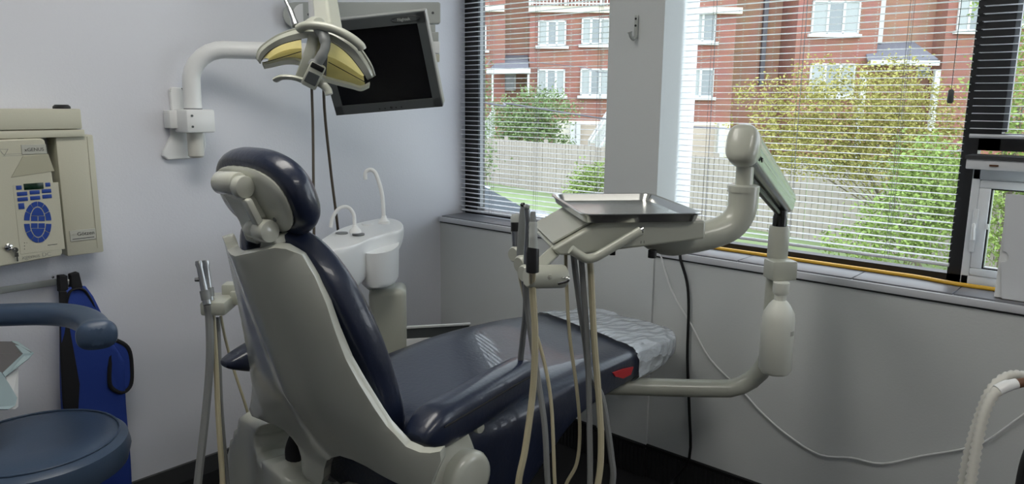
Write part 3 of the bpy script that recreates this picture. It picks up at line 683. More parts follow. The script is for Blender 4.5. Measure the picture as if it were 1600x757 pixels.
armrest([(-1.53, -.815, .785), (-1.42, -.82, .785), (-1.34, -.835, .78), (-1.28, -.845, .775), (-1.22, -.855, .77)])
b = B(); lathe(b, [(0, -.01), (.016, -.01), (.018, 0), (.012, .012), (0, .014)], frame3([(-1.206,-1.42,0.6838)][0], (1, 0, 0), (0, 0, 1), (0, -1, 0)), 16); obj('armrest_screw', b, 'shell', chair)
# base
q = [(-0.6492,0.5586),(-0.6947,0.5481),(-0.7925,0.5677),(-0.7698,0.5396),(-0.7394,0.5067),(-0.7334,0.4811),(-0.753,0.4698),(-0.7968,0.4687),(-0.8701,0.4876),(-0.9136,0.4836),(-0.9553,0.4682),(-1.0022,0.4592),(-1.0741,0.4674),(-1.1589,0.4849),(-1.1995,0.4658)]
q += [(-1.23, .30), (-1.20, .02), (-.74, .02), (-.72, .12)]
q += [(-0.4768,0.162),(-0.4973,0.2645),(-0.5226,0.3426),(-0.5455,0.4033),(-0.5848,0.4784)]
b = B()
def basemap(a, z): return (-1.40 - .05 * (1 - min(1, abs(a + .95) / .24) ** 2) - .10 * max(0, .42 - z), a, z)
plate(b, q, basemap, .03); o = obj('base_cover', b, 'shell', chair, solid=.10, soff=-1, subsurf=1, ang=180)
b = B(); loft(b, [sring((-1.15, CY + .02, z), a_, b_, 32, .6, Vector((1, 0, 0)), Vector((0, 1, 0))) for (z, a_, b_) in [(.0, .34, .24), (.06, .34, .24), (.09, .30, .21), (.30, .20, .17), (.36, .18, .15)]])
obj('base_plinth', b, 'shell', chair)
b = B(); sweep(b, spl([(-1.3425,-0.896,0.5827),(-1.3681,-0.8817,0.5306),(-1.3774,-0.8809,0.4959),(-1.3789,-0.9053,0.4577),(-1.3775,-0.9747,0.4353)], 5), .022, 12); obj('hose_cover', b, 'binding', chair)

# plastic sleeve over the toe end
def st_at(x):
    if x >= ST[-1][0]: return ST[-1][1:]
    for s0, s1 in zip(ST[:-1], ST[1:]):
        if s0[0] <= x <= s1[0]:
            k = (x - s0[0]) / (s1[0] - s0[0]); return tuple(s0[i] + (s1[i] - s0[i]) * k for i in (1, 2, 3))
    return ST[0][1:]
b = B(); R = []; rnd = random.Random(3); NS = 15; NR = 76
for i in range(NS):
    t_ = i / (NS - 1); row = []
    for k in range(NR):
        an = 2 * pi * k / NR; sy_ = math.copysign(abs(cos(an)) ** .36, cos(an)); szn = math.copysign(abs(sin(an)) ** .36, sin(an))
        xb = -.435 + .34 * .27 * sy_ + (rnd.uniform(-.012, .012) if i == 0 else 0)
        x = xb + (-.078 - xb) * (1 - (1 - t_) ** 1.5)
        zt, zb_, hw = st_at(x); g = .008 + rnd.uniform(0, .0025) + (.006 * max(0, sin(t_ * 17 + an * 5 + 2 * sin(an * 3))) if 0 < i < NS - 1 else 0)
        z = (zt + zb_) / 2 + ((zt - zb_) / 2 + g * (1 if sy_ * 0 + szn > -.2 else .5)) * szn
        if sy_ > .55 and szn > .5: z += .016 * math.exp(-((x + .13) / .05) ** 2)
        row.append(Vector((x, CY + (hw + g) * sy_, z)))
    R.append(row)
tip = [Vector((-.064, CY + (v.y - CY) * .75, .617 + (v.z - .617) * .8)) for v in R[-1]]
R.append(tip)
loft(b, R, False, True); tag(obj('plastic_sleeve', b, 'cover', subsurf=1), 'crinkled clear plastic sleeve pulled over the toe end of the navy chair', 'plastic cover')

# ================================================================== DELIVERY UNIT
TO = Vector((-0.851, -1.572, 1.208)); ty = radians(-40.62)
TX = Vector((cos(ty), sin(ty), 0)); TY = Vector((-sin(ty), cos(ty), 0)); TZ = Vector((0, 0, 1))
TM = frame3(TO, TX, TY, TZ)
def tl(p): return TM @ Vector(p)
PX, PYp = [(-0.2358,-1.7336,0.9662)][0][:2]
t = du = thing('delivery_unit', 'cream dental delivery arm with instrument head, tall post and curved swing pipe', 'delivery unit', (PX, PYp, .55))
ZP = .578; pA = Vector([(-0.5986,-1.2769,0.578),(-0.5706,-1.3622,0.578)][0]); 
b = B(); e0 = Vector((PX, PYp, ZP)); dr = (pA - e0); dr.z = 0; L_ = dr.length; dr.normalize()
path = [e0 + dr * L_, e0 + dr * (L_ * .6), e0 + dr * .20] + [e0 + dr * (.14 - .14 * sin(a)) + Vector((0, 0, .14 - .14 * cos(a))) for a in [radians(x) for x in (10, 25, 40, 55, 70, 82, 90)]] + [Vector((PX, PYp, .85)), Vector((PX, PYp, .99))]
sweep(b, path, .028, 18); obj('swing_pipe', b, 'unit', t)
b = B(); mm = frame3(pA + Vector((0, 0, .028)), -dr, Vector((0, 0, 1)).cross(-dr), (0, 0, 1)); box(b, (.02, 0, -.002), (.14, .075, .022), mm, bev=.006); obj('pipe_bracket', b, 'unit', t)
b = B(); lathe(b, [(.0285, .96), (.0285, 1.0), (.030, 1.005), (.030, 1.088), (.027, 1.097), (0, 1.097)], Matrix.Translation((PX, PYp, 0)), 24); po = obj('post_sleeve', b, 'unit', t)
sp_ = [(-0.249,-1.7376,1.0626)][0]; b = B(); lathe(b, [(.004, 0), (.004, .003), (0, .003)], frame3(sp_, TX, TZ, -TY), 10); obj('screw', b, 'dgrey', po)
b = B(); lathe(b, [(.021, 1.09), (.021, 1.125), (.019, 1.13), (.019, 1.19)], Matrix.Translation((PX, PYp, 0)), 20); obj('pivot_pin', b, 'pin', t)
# bottle bracket on the post
bc = Vector([(-0.2672,-1.7576,0.9731)][0])
b = B(); box(b, (0, 0, 0), (.078, .062, .058), frame3(bc, TX, TY, TZ), bev=.006); obj('bottle_bracket', b, 'unit', t)
# spring arm
near = Vector([(-0.7235,-1.8242,1.3575)][0]); far = Vector([(-0.2174,-1.7101,1.1782)][0]); far.x, far.y = PX, PYp
d = (far - near).normalized(); sx_ = d.cross(Vector((0, 0, 1))).normalized(); uz = sx_.cross(d)
b = B(); Ln = (far - near).length
def armring(o, a, bb, rib=0):
    out = []
    n = 96
    for k in range(n):
        an = 2 * pi * k / n; x = cos(an); y = sin(an); r = 1
        if rib and y > -.2: r = 1 + rib * (1 if k % 6 < 4 else -1.6)
        out.append(near + d * o + sx_ * (a * math.copysign(abs(x) ** .7, x) * r) + uz * (bb * math.copysign(abs(y) ** .7, y) * r))
    return out
loft(b, [armring(.015, .036, .044, .03), armring(Ln + .03, .034, .036, .03)]); sa = obj('spring_arm', b, 'ribalu', t, ang=12)
b = B(); loft(b, [armring(-.03, .020, .028), armring(-.026, .030, .040), armring(-.016, .036, .047), armring(.02, .0375, .048), armring(.024, .036, .046)]); obj('arm_end_cap', b, 'unit', sa)
b = B(); sweep(b, [near + d * .06 - uz * .055, far - uz * .048 - d * .03], .008, 8); obj('arm_rod', b, 'black', sa)
b = B(); c = near + d * .05 + sx_ * .036 - uz * .02; lathe(b, [(.006, 0), (.006, .003), (0, .003)], frame3(c, d, uz, sx_), 8); obj('arm_screw', b, 'black', sa)
# neck and elbow tube
nb = near + d * .035
b = B(); sweep(b, [nb + Vector((0, 0, -.03)), nb + Vector((0, 0, -.125))], .021, 20); obj('neck', b, 'unit', t)
el = [tuple(x) for x in [(0.275,-0.1,0.05),(0.2771,-0.1,0.0191),(0.2744,-0.1,-0.012),(0.257,-0.1,-0.0431),(0.2256,-0.1,-0.0615),(0.1651,-0.1,-0.0762),(0.0933,-0.1,-0.0844),(0.0376,-0.1,-0.0804)]]
nl = TM.inverted() @ nb
el = [(x + (nl.x - el[0][0]) * max(0, 1 - i / 5), nl.y + (.0 - 0) , z) for i, (x, y, z) in enumerate(el)]
b = B(); sweep(b, [tl(p) for p in spl(el, 5)], [.036] * 30 + [.034, .032, .028, .024, .02, .014], 20); eb = obj('elbow_tube', b, 'unit', t)
b = B(); lathe(b, [(.0375, -.014), (.0375, .0), (.030, .004)], Matrix.Translation(tl(el[0])), 24); obj('elbow_ring', b, 'unit', eb)
# instrument head
MP = frame3(TO, TX, TZ, -TY)
q = [(-.203, -.082), (-.188, -.096), (-.15, -.098), (-.083, -.090), (.157, -.064), (.157, -.022), (.150, -.0205), (-.085, -.0205), (-.10, -.023)]
b = B(); prism(b, q, MP, -.155, .165); hd = obj('instrument_head', b, 'unit', t, bevel=.006)
b = B(); prism(b, [(-.196, -.074), (-.105, -.024), (-.108, -.021), (-.199, -.071)], MP, -.13, .14); obj('control_face', b, 'unit', hd)
c = [(-0.0598,-0.1665,-0.0724)][0]; txt('head_lettering', 'AIR\nCONTROL', .0058, MP @ Matrix.Translation((c[0], c[2], .1662)), 'ink', hd)
c = [(0.0065,-0.1665,-0.069)][0]; txt('head_lettering', '1 1', .009, MP @ Matrix.Translation((c[0], c[2], .1662)), 'ink', hd)
hp_ = [tuple(x) for x in [(-0.1683,-0.2,-0.0757),(-0.1535,-0.2,-0.0862),(-0.1343,-0.2,-0.0967),(-0.1153,-0.2,-0.0956),(-0.0908,-0.2,-0.083),(-0.0475,-0.2,-0.0575),(-0.0099,-0.2,-0.0363)]]
b = B(); sweep(b, [tl(p) for p in spl(hp_, 5)], .0105, 14); hn_ = obj('handle_bar', b, 'unit', t)
b = B(); e_ = tl(hp_[-1]); lathe(b, [(.008, -.002), (.0095, .004), (.006, .006), (0, .006)], frame3(e_, TY, TZ, (tl(hp_[-1]) - tl(hp_[-2])).normalized()), 14); obj('handle_end', b, 'chrome', hn_)
for qx, dk in (((936,392), 'unit'), ((1010,389), 'black'), ((953,391), 'black')):
    pass
b = B(); c = [(-0.0778,-0.1,-0.1016),(-0.0482,-0.1,-0.1006),(0.0414,-0.1,-0.096)]
box(b, (c[0][0], -.10, c[0][2] - .002), (.026, .03, .02), TM, bev=.004); obj('under_knob', b, 'grey', hd)
b = B(); box(b, (c[1][0], -.10, c[1][2] - .002), (.014, .03, .014), TM, bev=.002); obj('under_knob', b, 'black', hd)
b = B(); lathe(b, [(.010, -.012), (.010, .006)], Matrix.Translation(tl((c[2][0], -.135, c[2][2] - .004))), 12); obj('under_knob', b, 'black', hd)
# instrument holder bar
b = B(); A = Vector([(-1.0808,-1.5491,1.1164)][0]); Bq = Vector([(-1.1458,-1.5461,1.0841)][0])
sweep(b, [A, Bq], .019, 4, up=Vector((0, 0, 1))); obj('holder_arm', b, 'unit', t, smooth=False, bevel=.004)
def holder(a, bq, r):
    b = B(); p, s = Vector(a), Vector(bq); dd = (s - p).normalized()
    pts = [p - dd * .004, p, p + dd * .004, s - dd * .004, s, s + dd * .004]
    sweep(b, pts, [r * .8, r * .96, r, r, r * .96, r * .8], 18); return obj('instrument_holder', b, 'unit', t)
HD = [[(-1.1746,-1.5482,1.07),(-1.0923,-1.5818,1.063)], [(-1.1516,-1.5134,1.068),(-1.101,-1.5247,1.0674)], [(-1.1177,-1.4722,1.0773),(-1.07,-1.4793,1.0803)], [(-1.0867,-1.4267,1.0909),(-1.0442,-1.429,1.0898)]]
for h_, r_ in zip(HD, (.027, .021, .022, .020)): holder(h_[0], h_[1], r_)
b = B(); lathe(b, [(.006, 0), (.006, .004), (0, .006)], frame3([(-1.1473,-1.5864,1.0716)][0], TX, TZ, -TY), 12); obj('screw', b, 'unit', t)
b = B(); sweep(b, spl([(-1.0764,-1.5353,1.0742),(-1.1028,-1.5676,1.0715),(-1.1179,-1.5978,1.067),(-1.1162,-1.6144,1.0694),(-1.1192,-1.6134,1.061),(-1.1255,-1.5932,1.0528)], 5), .004, 8, ry=.002); obj('wire_guide', b, 'steel', t)

# tray
b = B(); W2, L2 = .14, .1925
def rr(w_, l_, r_, z, n=6):
    out = []
    for (sx0, sy0, a0) in ((1, 1, 0), (-1, 1, 90), (-1, -1, 180), (1, -1, 270)):
        for k in range(n + 1):
            a = radians(a0 + 90 * k / n); out.append(tl((sx0 * (w_ - r_) + r_ * cos(a), sy0 * (l_ - r_) + r_ * sin(a), z)))
    return out
loft(b, [rr(W2 - .012, L2 - .012, .022, -.0165), rr(W2 - .008, L2 - .008, .026, -.0195), rr(W2 - .003, L2 - .003, .028, -.004), rr(W2 + .002, L2 + .002, .03, -.003), rr(W2 + .003, L2 + .003, .03, .0), rr(W2, L2, .03, .0015), rr(W2 - .006, L2 - .006, .028, 0), rr(W2 - .014, L2 - .014, .024, -.0175)], cap0=True, cap1=True)
tag(obj('instrument_tray', b, 'steel', ang=25), 'rectangular stainless steel tray lying empty on the instrument head', 'tray')

# handpieces in their holders, each with its own hose
def handpiece(nm, label, body, hosepts, hm, hr_):
    base = Vector(body[-1][0][-1]); tt = thing(nm, label, 'handpiece', base, 'handpieces in the delivery holder')
    for (pts, rad, m_, pn) in body:
        b = B(); sweep(b, [Vector(p) for p in pts], rad, 14); obj(pn, b, m_, tt)
    hose('hose', [base] + hosepts, hr_, hm, tt)
    return tt
handpiece('dental_handpiece', 'nearest handpiece in the holder, grey ribbed grip over a black base', [
    ([(-1.1946,-1.5751,1.2216),(-1.1958,-1.5764,1.2121),(-1.1976,-1.5781,1.1986)], [.0055, .0065, .0075], 'grey', 'nose'),
    ([(-1.1975,-1.5779,1.2),(-1.1984,-1.5788,1.1932),(-1.1991,-1.5795,1.1878),(-1.1998,-1.5802,1.1824),(-1.2005,-1.5809,1.177),(-1.2012,-1.5816,1.1716),(-1.202,-1.5823,1.1662),(-1.2014,-1.5823,1.141)], [.0085, .0095, .0085, .0098, .0088, .010, .0095, .0105], 'mgrey', 'grip'),
    ([(-1.2011,-1.582,1.1437),(-1.2033,-1.5822,1.1342),(-1.2012,-1.5812,1.0913)], [.0135, .0145, .0145], 'black', 'handpiece_base')],
    [(-1.1725,-1.558,1.0435),(-1.1674,-1.5632,0.9366),(-1.1714,-1.5631,0.8114),(-1.2008,-1.5674,0.6778),(-1.2224,-1.566,0.5959),(-1.2284,-1.5652,0.4653),(-1.1857,-1.5971,0.36),(-1.1002,-1.6538,0.3932),(-1.0484,-1.6648,0.5624),(-1.0302,-1.6577,0.661),(-1.0207,-1.642,0.7551),(-1.008,-1.6127,0.9103),(-0.9953,-1.5918,1.0357),(-0.9899,-1.5803,1.0984)], 'hosecream', .0078)
handpiece('dental_handpiece', 'slim steel handpiece with a bent turbine head, second from the camera in the holder', [
    ([(-1.1535,-1.5146,1.2199),(-1.1505,-1.5176,1.2213),(-1.1461,-1.5233,1.2186)], [.006, .0075, .006], 'grey', 'turbine_head'),
    ([(-1.1497,-1.5189,1.2199),(-1.144,-1.5203,1.1831),(-1.1395,-1.5137,1.1154),(-1.1378,-1.513,1.0701)], [.0062, .0075, .0085, .0095], 'alu', 'grip')],
    [(-1.1381,-1.5102,1.0243),(-1.1281,-1.5107,0.9534),(-1.1168,-1.5269,0.832),(-1.1213,-1.5586,0.7015),(-1.1343,-1.5818,0.5664),(-1.1315,-1.6017,0.4525),(-1.0989,-1.6331,0.4172),(-1.0676,-1.6516,0.4776),(-1.0529,-1.6458,0.5572),(-1.0248,-1.6142,0.7825),(-1.0112,-1.5946,0.9071),(-1.0004,-1.5713,1.0332),(-0.995,-1.5597,1.0962)], 'hosegrey', .0072)
handpiece('dental_handpiece', 'tall dark steel syringe with a ball tip, third from the camera in the holder', [
    ([(-1.1012,-1.4657,1.2219),(-1.1017,-1.4663,1.2175),(-1.1025,-1.467,1.2117)], [.004, .0068, .005], 'black', 'tip'),
    ([(-1.1023,-1.4668,1.2131),(-1.1029,-1.4657,1.1874),(-1.1046,-1.4644,1.1034),(-1.1042,-1.4645,1.0771)], [.0058, .0080, .0105, .0105], 'grey', 'grip')],
    [(-1.0671,-1.4504,0.9765),(-1.0262,-1.4066,0.8595),(-1.003,-1.379,0.7781),(-1.0162,-1.3872,0.6958),(-1.0647,-1.4236,0.4803),(-1.0885,-1.453,0.3347),(-1.0295,-1.5333,0.287),(-0.9901,-1.6418,0.3871),(-0.9861,-1.6655,0.5376),(-0.9789,-1.6542,0.6067),(-0.9833,-1.6256,0.7456),(-1.0029,-1.6014,0.8069),(-0.9996,-1.5788,0.901),(-0.9948,-1.5483,1.0284),(-0.9914,-1.5342,1.0921)], 'hosegrey', .0078)
handpiece('dental_handpiece', 'silver handpiece with a dark band, farthest in the holder', [
    ([(-1.0709,-1.4177,1.1866),(-1.0719,-1.4187,1.179),(-1.0735,-1.4203,1.1668)], [.010, .013, .013], 'mgrey', 'cap'),
    ([(-1.0733,-1.4201,1.1684),(-1.0764,-1.423,1.1456)], [.0125, .0125], 'black', 'band'),
    ([(-1.0762,-1.4229,1.1471),(-1.0736,-1.4254,1.0935),(-1.075,-1.4268,1.0828)], [.0120, .0115, .0115], 'alu', 'grip')],
    [(-1.0618,-1.4287,1.0202),(-1.0449,-1.4404,0.9376),(-1.0287,-1.4701,0.8425),(-1.0294,-1.5041,0.7187),(-1.0574,-1.5433,0.5213),(-1.0611,-1.558,0.4543),(-1.0533,-1.5758,0.5316),(-1.0375,-1.5937,0.586),(-1.0219,-1.5893,0.6644),(-1.021,-1.5757,0.771),(-1.0154,-1.5464,0.8976),(-1.0034,-1.5239,1.0258),(-0.9955,-1.514,1.093)], 'hosecream', .0046)

# water bottle
t = thing('water_bottle', 'milky plastic water bottle hanging from the delivery post', 'bottle', [(-0.342,-1.8056,0.6649)][0])
bt = Vector([(-0.2985,-1.7763,0.9446)][0]); bb_ = Vector([(-0.3457,-1.8014,0.6649)][0]); bb_.x, bb_.y = bt.x, bt.y
hB = bt.z - bb_.z; r0 = .047
b = B(); lathe(b, [(0, .012), (.03, .004), (r0 - .008, 0), (r0, .012), (r0, hB * .58), (r0 - .003, hB * .66), (r0 - .016, hB * .745), (.022, hB * .785), (.017, hB * .80), (.017, hB * .87), (0, hB * .87)], Matrix.Translation(bb_), 32); bo = obj('bottle_body', b, 'bottle', t)
b = B(); lathe(b, [(.0185, hB * .86), (.0235, hB * .89), (.0235, hB * .99), (.02, hB), (0, hB)], Matrix.Translation(bb_), 24); obj('bottle_cap', b, 'bottle', t)
b = B(); cc = bb_ + Vector((0, 0, hB * .47)); a0 = atan2(-TY.y, -TY.x)
vs = [[b.verts.new(cc + Vector(((r0 + .0008) * cos(a0 + .35 + .09 * k), (r0 + .0008) * sin(a0 + .35 + .09 * k), s * .007))) for k in range(5)] for s in (-1, 1)]
for k in range(4): b.faces.new((vs[0][k], vs[0][k + 1], vs[1][k + 1], vs[1][k]))
obj('small_label', b, 'plate', bo)

# ================================================================== ASSISTANT HOLDER with suction handpieces
t = thing('assistant_holder', 'cream assistant instrument holder beside the left side of the backrest', 'holder', [(-1.4235,-0.6151,0.873)][0])
AO = Vector([(-1.4291,-0.6078,0.8765)][0]); AX = Vector((.7, -.7, 0)).normalized(); AYv = Vector((.7, .7, 0)).normalized()
AM = frame3(AO, AX, AYv, (0, 0, 1))
b = B(); box(b, (-.002, .02, .0), (.070, .12, .040), AM, bev=.008); ab = obj('holder_body', b, 'unit', t)
b = B(); box(b, (.02, .07, .03), (.045, .05, .04), AM, bev=.006); obj('holder_back', b, 'unit', ab)
b = B(); box(b, (.075, .06, .012), (.10, .06, .040), AM, bev=.004); obj('bracket_arm', b, 'unit', t)
b = B(); sweep(b, [AM @ Vector((.12, .06, .012)), (-1.42, -.80, .93), (-1.33, -.84, .66)], .016, 10); obj('bracket_tube', b, 'unit', t)
def suction(label, px0, px1, dd_, hosep, hm, hr_):
    base = Vector(px1); tt = thing('suction_handpiece', label, 'handpiece', base, 'suction handpieces in the assistant holder')
    top = Vector(px0); ax_ = (base - top)
    b = B(); sweep(b, [top, top + ax_ * .08, top + ax_ * .16, top + ax_ * .5, top + ax_ * .8, base], [.0085, .0105, .0085, .0095, .0105, .012], 14); bd_ = obj('suction_body', b, 'alu', tt)
    b = B(); c = top + ax_ * .42 - AX * .012 - AYv * .004; box(b, (0, 0, 0), (.014, .010, .012), frame3(c, AX, AYv, (0, 0, 1)), bev=.003); obj('slide_valve', b, 'steel', bd_)
    b = B(); sweep(b, [top + ax_ * .68, top + ax_ * .9], .0135, 12); obj('rubber_grip', b, 'grey', bd_)
    hose('hose', [base] + hosep, hr_, hm, tt)
suction('left silver suction handpiece beside the chair back, with thick grey hose', [(-1.4668,-0.5892,1.0097)][0], [(-1.4661,-0.6234,0.8906)][0], 0, [(-1.4637,-0.6235,0.8456),(-1.4811,-0.648,0.7432),(-1.5156,-0.6768,0.6109),(-1.5746,-0.723,0.4275),(-1.613,-0.7517,0.2806),(-1.6567,-0.7954,0.0583)], 'hosegrey', .0115)
suction('right silver suction handpiece beside the chair back, with cream hose', [(-1.4443,-0.5846,1.0074)][0], [(-1.4508,-0.6085,0.8959)][0], 0, [(-1.4474,-0.6128,0.8399),(-1.4649,-0.6474,0.7012),(-1.4868,-0.6859,0.5855),(-1.5167,-0.7466,0.413),(-1.5444,-0.788,0.2638),(-1.5888,-0.8454,0.0451)], 'hosecream', .0078)
tag(hose('suction_hose', [(-1.4276,-0.6041,0.8415),(-1.4451,-0.631,0.7299),(-1.4651,-0.6629,0.5909),(-1.4853,-0.7125,0.3878),(-1.4953,-0.7474,0.2231),(-1.5298,-0.8049,-0.0108)], .006, 'hosegrey'), 'thin grey hose hanging just right of the cream suction hose', 'hose')
tag(hose('air_hose', [(-1.4083,-0.5812,0.8366),(-1.4038,-0.5902,0.768),(-1.3941,-0.6125,0.6731),(-1.3758,-0.6331,0.5641),(-1.3341,-0.5907,0.4456),(-1.2828,-0.5022,0.3118)], .0042, 'hosecream'), 'thin cream hose slanting from the assistant holder behind the chair base', 'hose')

# ================================================================== SPITTOON
t = thing('spittoon_unit', 'white rinse basin unit with two thin spouts on a cream pedestal', 'spittoon', [(-0.7752,-0.5078,0.98)][0])
ZS = .985
top = [(-0.9612,-0.429,0.985),(-0.7817,-0.2888,0.985),(-0.6203,-0.2121,0.985),(-0.4982,-0.1918,0.985),(-0.4763,-0.2385,0.985),(-0.5086,-0.3248,0.985),(-0.5846,-0.4259,0.985),(-0.6651,-0.4884,0.985),(-0.7441,-0.5051,0.985),(-0.8347,-0.5409,0.985),(-0.9205,-0.5899,0.985),(-0.9901,-0.6146,0.985),(-1.0509,-0.6135,0.985),(-1.0919,-0.5862,0.985)]
tc_ = sum((Vector(p) for p in top), Vector()) / len(top)
tp = [p for p in spl([Vector(p) for p in top] + [Vector(top[0])], 4)][:-1]
def sc(P_, s, z, c=tc_): return [Vector((c.x + (p.x - c.x) * s, c.y + (p.y - c.y) * s, z)) for p in P_]
re_ = Vector(top[6]); le_ = Vector(top[0]); ld_ = (le_ - re_); ll_ = ld_.length; ld_.normalize()
def deep(P_, h0, h1): return [Vector((p.x, p.y, ZS - h0 - (h1 - h0) * max(0, min(1, (p - re_).dot(ld_) / ll_)) ** .8)) for p in P_]
b = B(); loft(b, [deep(sc(tp, .80, ZS), .066, .17), deep(sc(tp, .90, ZS), .062, .15), deep(sc(tp, .96, ZS), .052, .12), deep(sc(tp, .99, ZS), .038, .07), sc(tp, 1.0, ZS - .02), sc(tp, .985, ZS - .004), sc(tp, .95, ZS), sc(tp, .90, ZS - .002), sc(tp, .5, ZS - .004)]); sb = obj('basin_body', b, 'white', t, subsurf=1)
c2 = Vector([(-0.7639,-0.4962,0.86)][0])
b = B(); lp = [(-0.8078,-0.4316,0.8),(-0.6952,-0.3418,0.8),(-0.6113,-0.3338,0.8),(-0.6089,-0.4006,0.8),(-0.6818,-0.5065,0.8),(-0.7735,-0.5777,0.8),(-0.8416,-0.5847,0.8),(-0.861,-0.5384,0.8)]
lpS = spl([Vector(p) for p in lp] + [Vector(lp[0])], 3)[:-1]
lc = sum(lpS, Vector()) / len(lpS)
loft(b, [sc(lpS, .93, .812, lc), sc(lpS, .985, .818, lc), sc(lpS, 1.0, .83, lc), sc(lpS, 1.04, .90, lc), sc(lpS, 1.05, .94, lc)]); obj('basin_base', b, 'white', t)
b = B(); lathe(b, [(.045, .775), (.055, .785), (.055, .80), (.045, .805), (.045, .83)], Matrix.Translation((lc.x, lc.y, 0)), 28); obj('swivel_collar', b, 'mgrey', t)
b = B(); box(b, (0, 0, .395), (.135, .135, .78), Matrix.Translation((lc.x + .020, lc.y - .018, 0)) @ Matrix.Rotation(radians(-40), 4, 'Z'), bev=.022, segs=4); obj('pedestal', b, 'unit', t)
b = B(); sweep(b, spl([(-0.8972,-0.4029,1.0145),(-0.888,-0.4033,1.0499),(-0.869,-0.4161,1.081),(-0.843,-0.4292,1.0843),(-0.8265,-0.4392,1.0608),(-0.8283,-0.4472,1.0252),(-0.8303,-0.4524,0.9985)], 5), .0068, 10); s1 = obj('bowl_spout', b, 'white', t)
pb = Vector([(-0.8303,-0.4524,0.9985)][0]); b = B(); lathe(b, [(.022, -.004), (.020, .006), (.011, .014), (.008, .022)], Matrix.Translation(pb), 20); obj('spout_foot', b, 'white', s1)
b = B(); sweep(b, spl([(-0.7204,-0.3752,1.169),(-0.7173,-0.3722,1.1922),(-0.708,-0.3794,1.2038),(-0.6974,-0.3921,1.2017),(-0.6908,-0.4053,1.181),(-0.6873,-0.4281,1.1141),(-0.6947,-0.4451,1.024)], 5), .0075, 10); s2 = obj('cup_filler', b, 'white', t)
pb = Vector([(-0.6956,-0.4461,1.017)][0]); b = B(); lathe(b, [(.022, -.006), (.020, .004), (.012, .010), (.009, .022)], Matrix.Translation(pb), 20); obj('filler_foot', b, 'white', s2)
for (c_, m_) in (([(-0.8343,-0.3777,0.983)][0], 'grey'), ([(-0.8089,-0.4416,0.983)][0], 'grey'), ([(-0.6456,-0.2815,0.983)][0], 'white')):
    b = B(); lathe(b, [(.022, -.004), (.022, .0035), (.016, .0045), (0, .0045)], Matrix.Translation(c_), 20); obj('basin_cap', b, m_, sb)
# low panel behind the seat
c = Vector([(-0.6331,-0.6072,0.6409)][0]); CM = Matrix.Translation((c.x, c.y, 0)) @ Matrix.Rotation(radians(-36), 4, 'Z')
t = thing('floor_panel', 'low dark upright panel with thin white edges standing behind the chair seat', 'panel', (c.x, c.y, 0))
b = B(); box(b, (0, 0, c.z - .003), (.32, .012, .008), CM, bev=.001); obj('top_edge', b, 'white', t)
b = B(); box(b, (0, .002, c.z - .027), (.31, .008, .042), CM); obj('dark_face', b, 'dgrey', t, smooth=False)
b = B(); box(b, (0, 0, (c.z - .046) / 2), (.32, .014, c.z - .046), CM, bev=.002); obj('panel_body', b, 'white', t)

# ================================================================== LAMP ARM, DENTAL LAMP, MONITOR
t = thing('lamp_wall_arm', 'white wall bracket with a bent white tube reaching behind the dental lamp', 'wall arm', (-1.22, 0, 1.25))
q = [(-1.2545,1.4836),(-1.245,1.4944),(-1.2123,1.4929),(-1.2046,1.4759),(-1.2127,1.3651),(-1.1424,1.3573),(-1.1395,1.2966),(-1.1492,1.2586),(-1.1707,1.2506),(-1.2766,1.2492),(-1.2929,1.263),(-1.2891,1.2845),(-1.2595,1.3312),(-1.2521,1.4002)]
b = B(); prism(b, q, MY, 0, .018); bp_ = obj('wall_plate', b, 'white', t, bevel=.004)
for (c, r_, m_) in (([(-1.2436,-0.016,1.4795)][0], .010, 'mgrey'), ([(-1.2124,-0.016,1.4865)][0], .005, 'dgrey'), ([(-1.2143,-0.016,1.4606)][0], .006, 'white'), ([(-1.216,-0.016,1.4369)][0], .006, 'white'), ([(-1.2484,-0.016,1.3267)][0], .010, 'mgrey'), ([(-1.2677,-0.016,1.2751)][0], .018, 'mgrey'), ([(-1.2169,-0.016,1.3017)][0], .007, 'white'), ([(-1.2195,-0.016,1.2665)][0], .007, 'white')):
    b = B(); lathe(b, [(r_, -.003), (r_, .001), (r_ * .7, .002), (0, .001)], frame3(c, (1, 0, 0), (0, 0, 1), (0, -1, 0)), 16); obj('plate_screw', b, m_, bp_)
cx = Vector([(-1.2056,-0.075,1.3816)][0])
b = B(); box(b, (cx.x + .002, -.075, cx.z), (.10, .10, .078), bev=.008); cl = obj('clamp_block', b, 'white', t)
b = B(); box(b, (cx.x - .045, -.03, cx.z + .005), (.055, .05, .06), bev=.004); obj('clamp_lug', b, 'white', cl)
for dz in (.018, -.018):
    b = B(); lathe(b, [(.004, 0), (.004, .002), (0, .002)], frame3((cx.x - .03, -.126, cx.z + dz), (1, 0, 0), (0, 0, 1), (0, -1, 0)), 10); obj('clamp_screw', b, 'dgrey', cl)
cB = Vector((cx.x, -.075, cx.z))
b = B(); lathe(b, [(.030, -.115), (.024, -.12)] and [(.020, -.125), (.026, -.118), (.026, -.06), (.026, -.03)], Matrix.Translation(cB), 20); obj('tube_stub', b, 'hosewhite', t)
tz = Vector([(-1.1287,-0.12,1.6149)][0]).z + .005
tdir = Vector((cos(radians(-33)), sin(radians(-33)), 0)); rad = .11
pth = [cB + Vector((0, 0, .03)), Vector((cB.x, cB.y, tz - rad - .02))] + [Vector((cB.x, cB.y, tz - rad)) + tdir * (rad - rad * cos(a)) + Vector((0, 0, rad * sin(a))) for a in [radians(k) for k in (8, 20, 35, 50, 65, 80, 90)]] + [Vector((cB.x, cB.y, tz)) + tdir * .30, Vector((cB.x, cB.y, tz)) + tdir * .42]
b = B(); sweep(b, pth, .029, 20); obj('bent_tube', b, 'white', t)
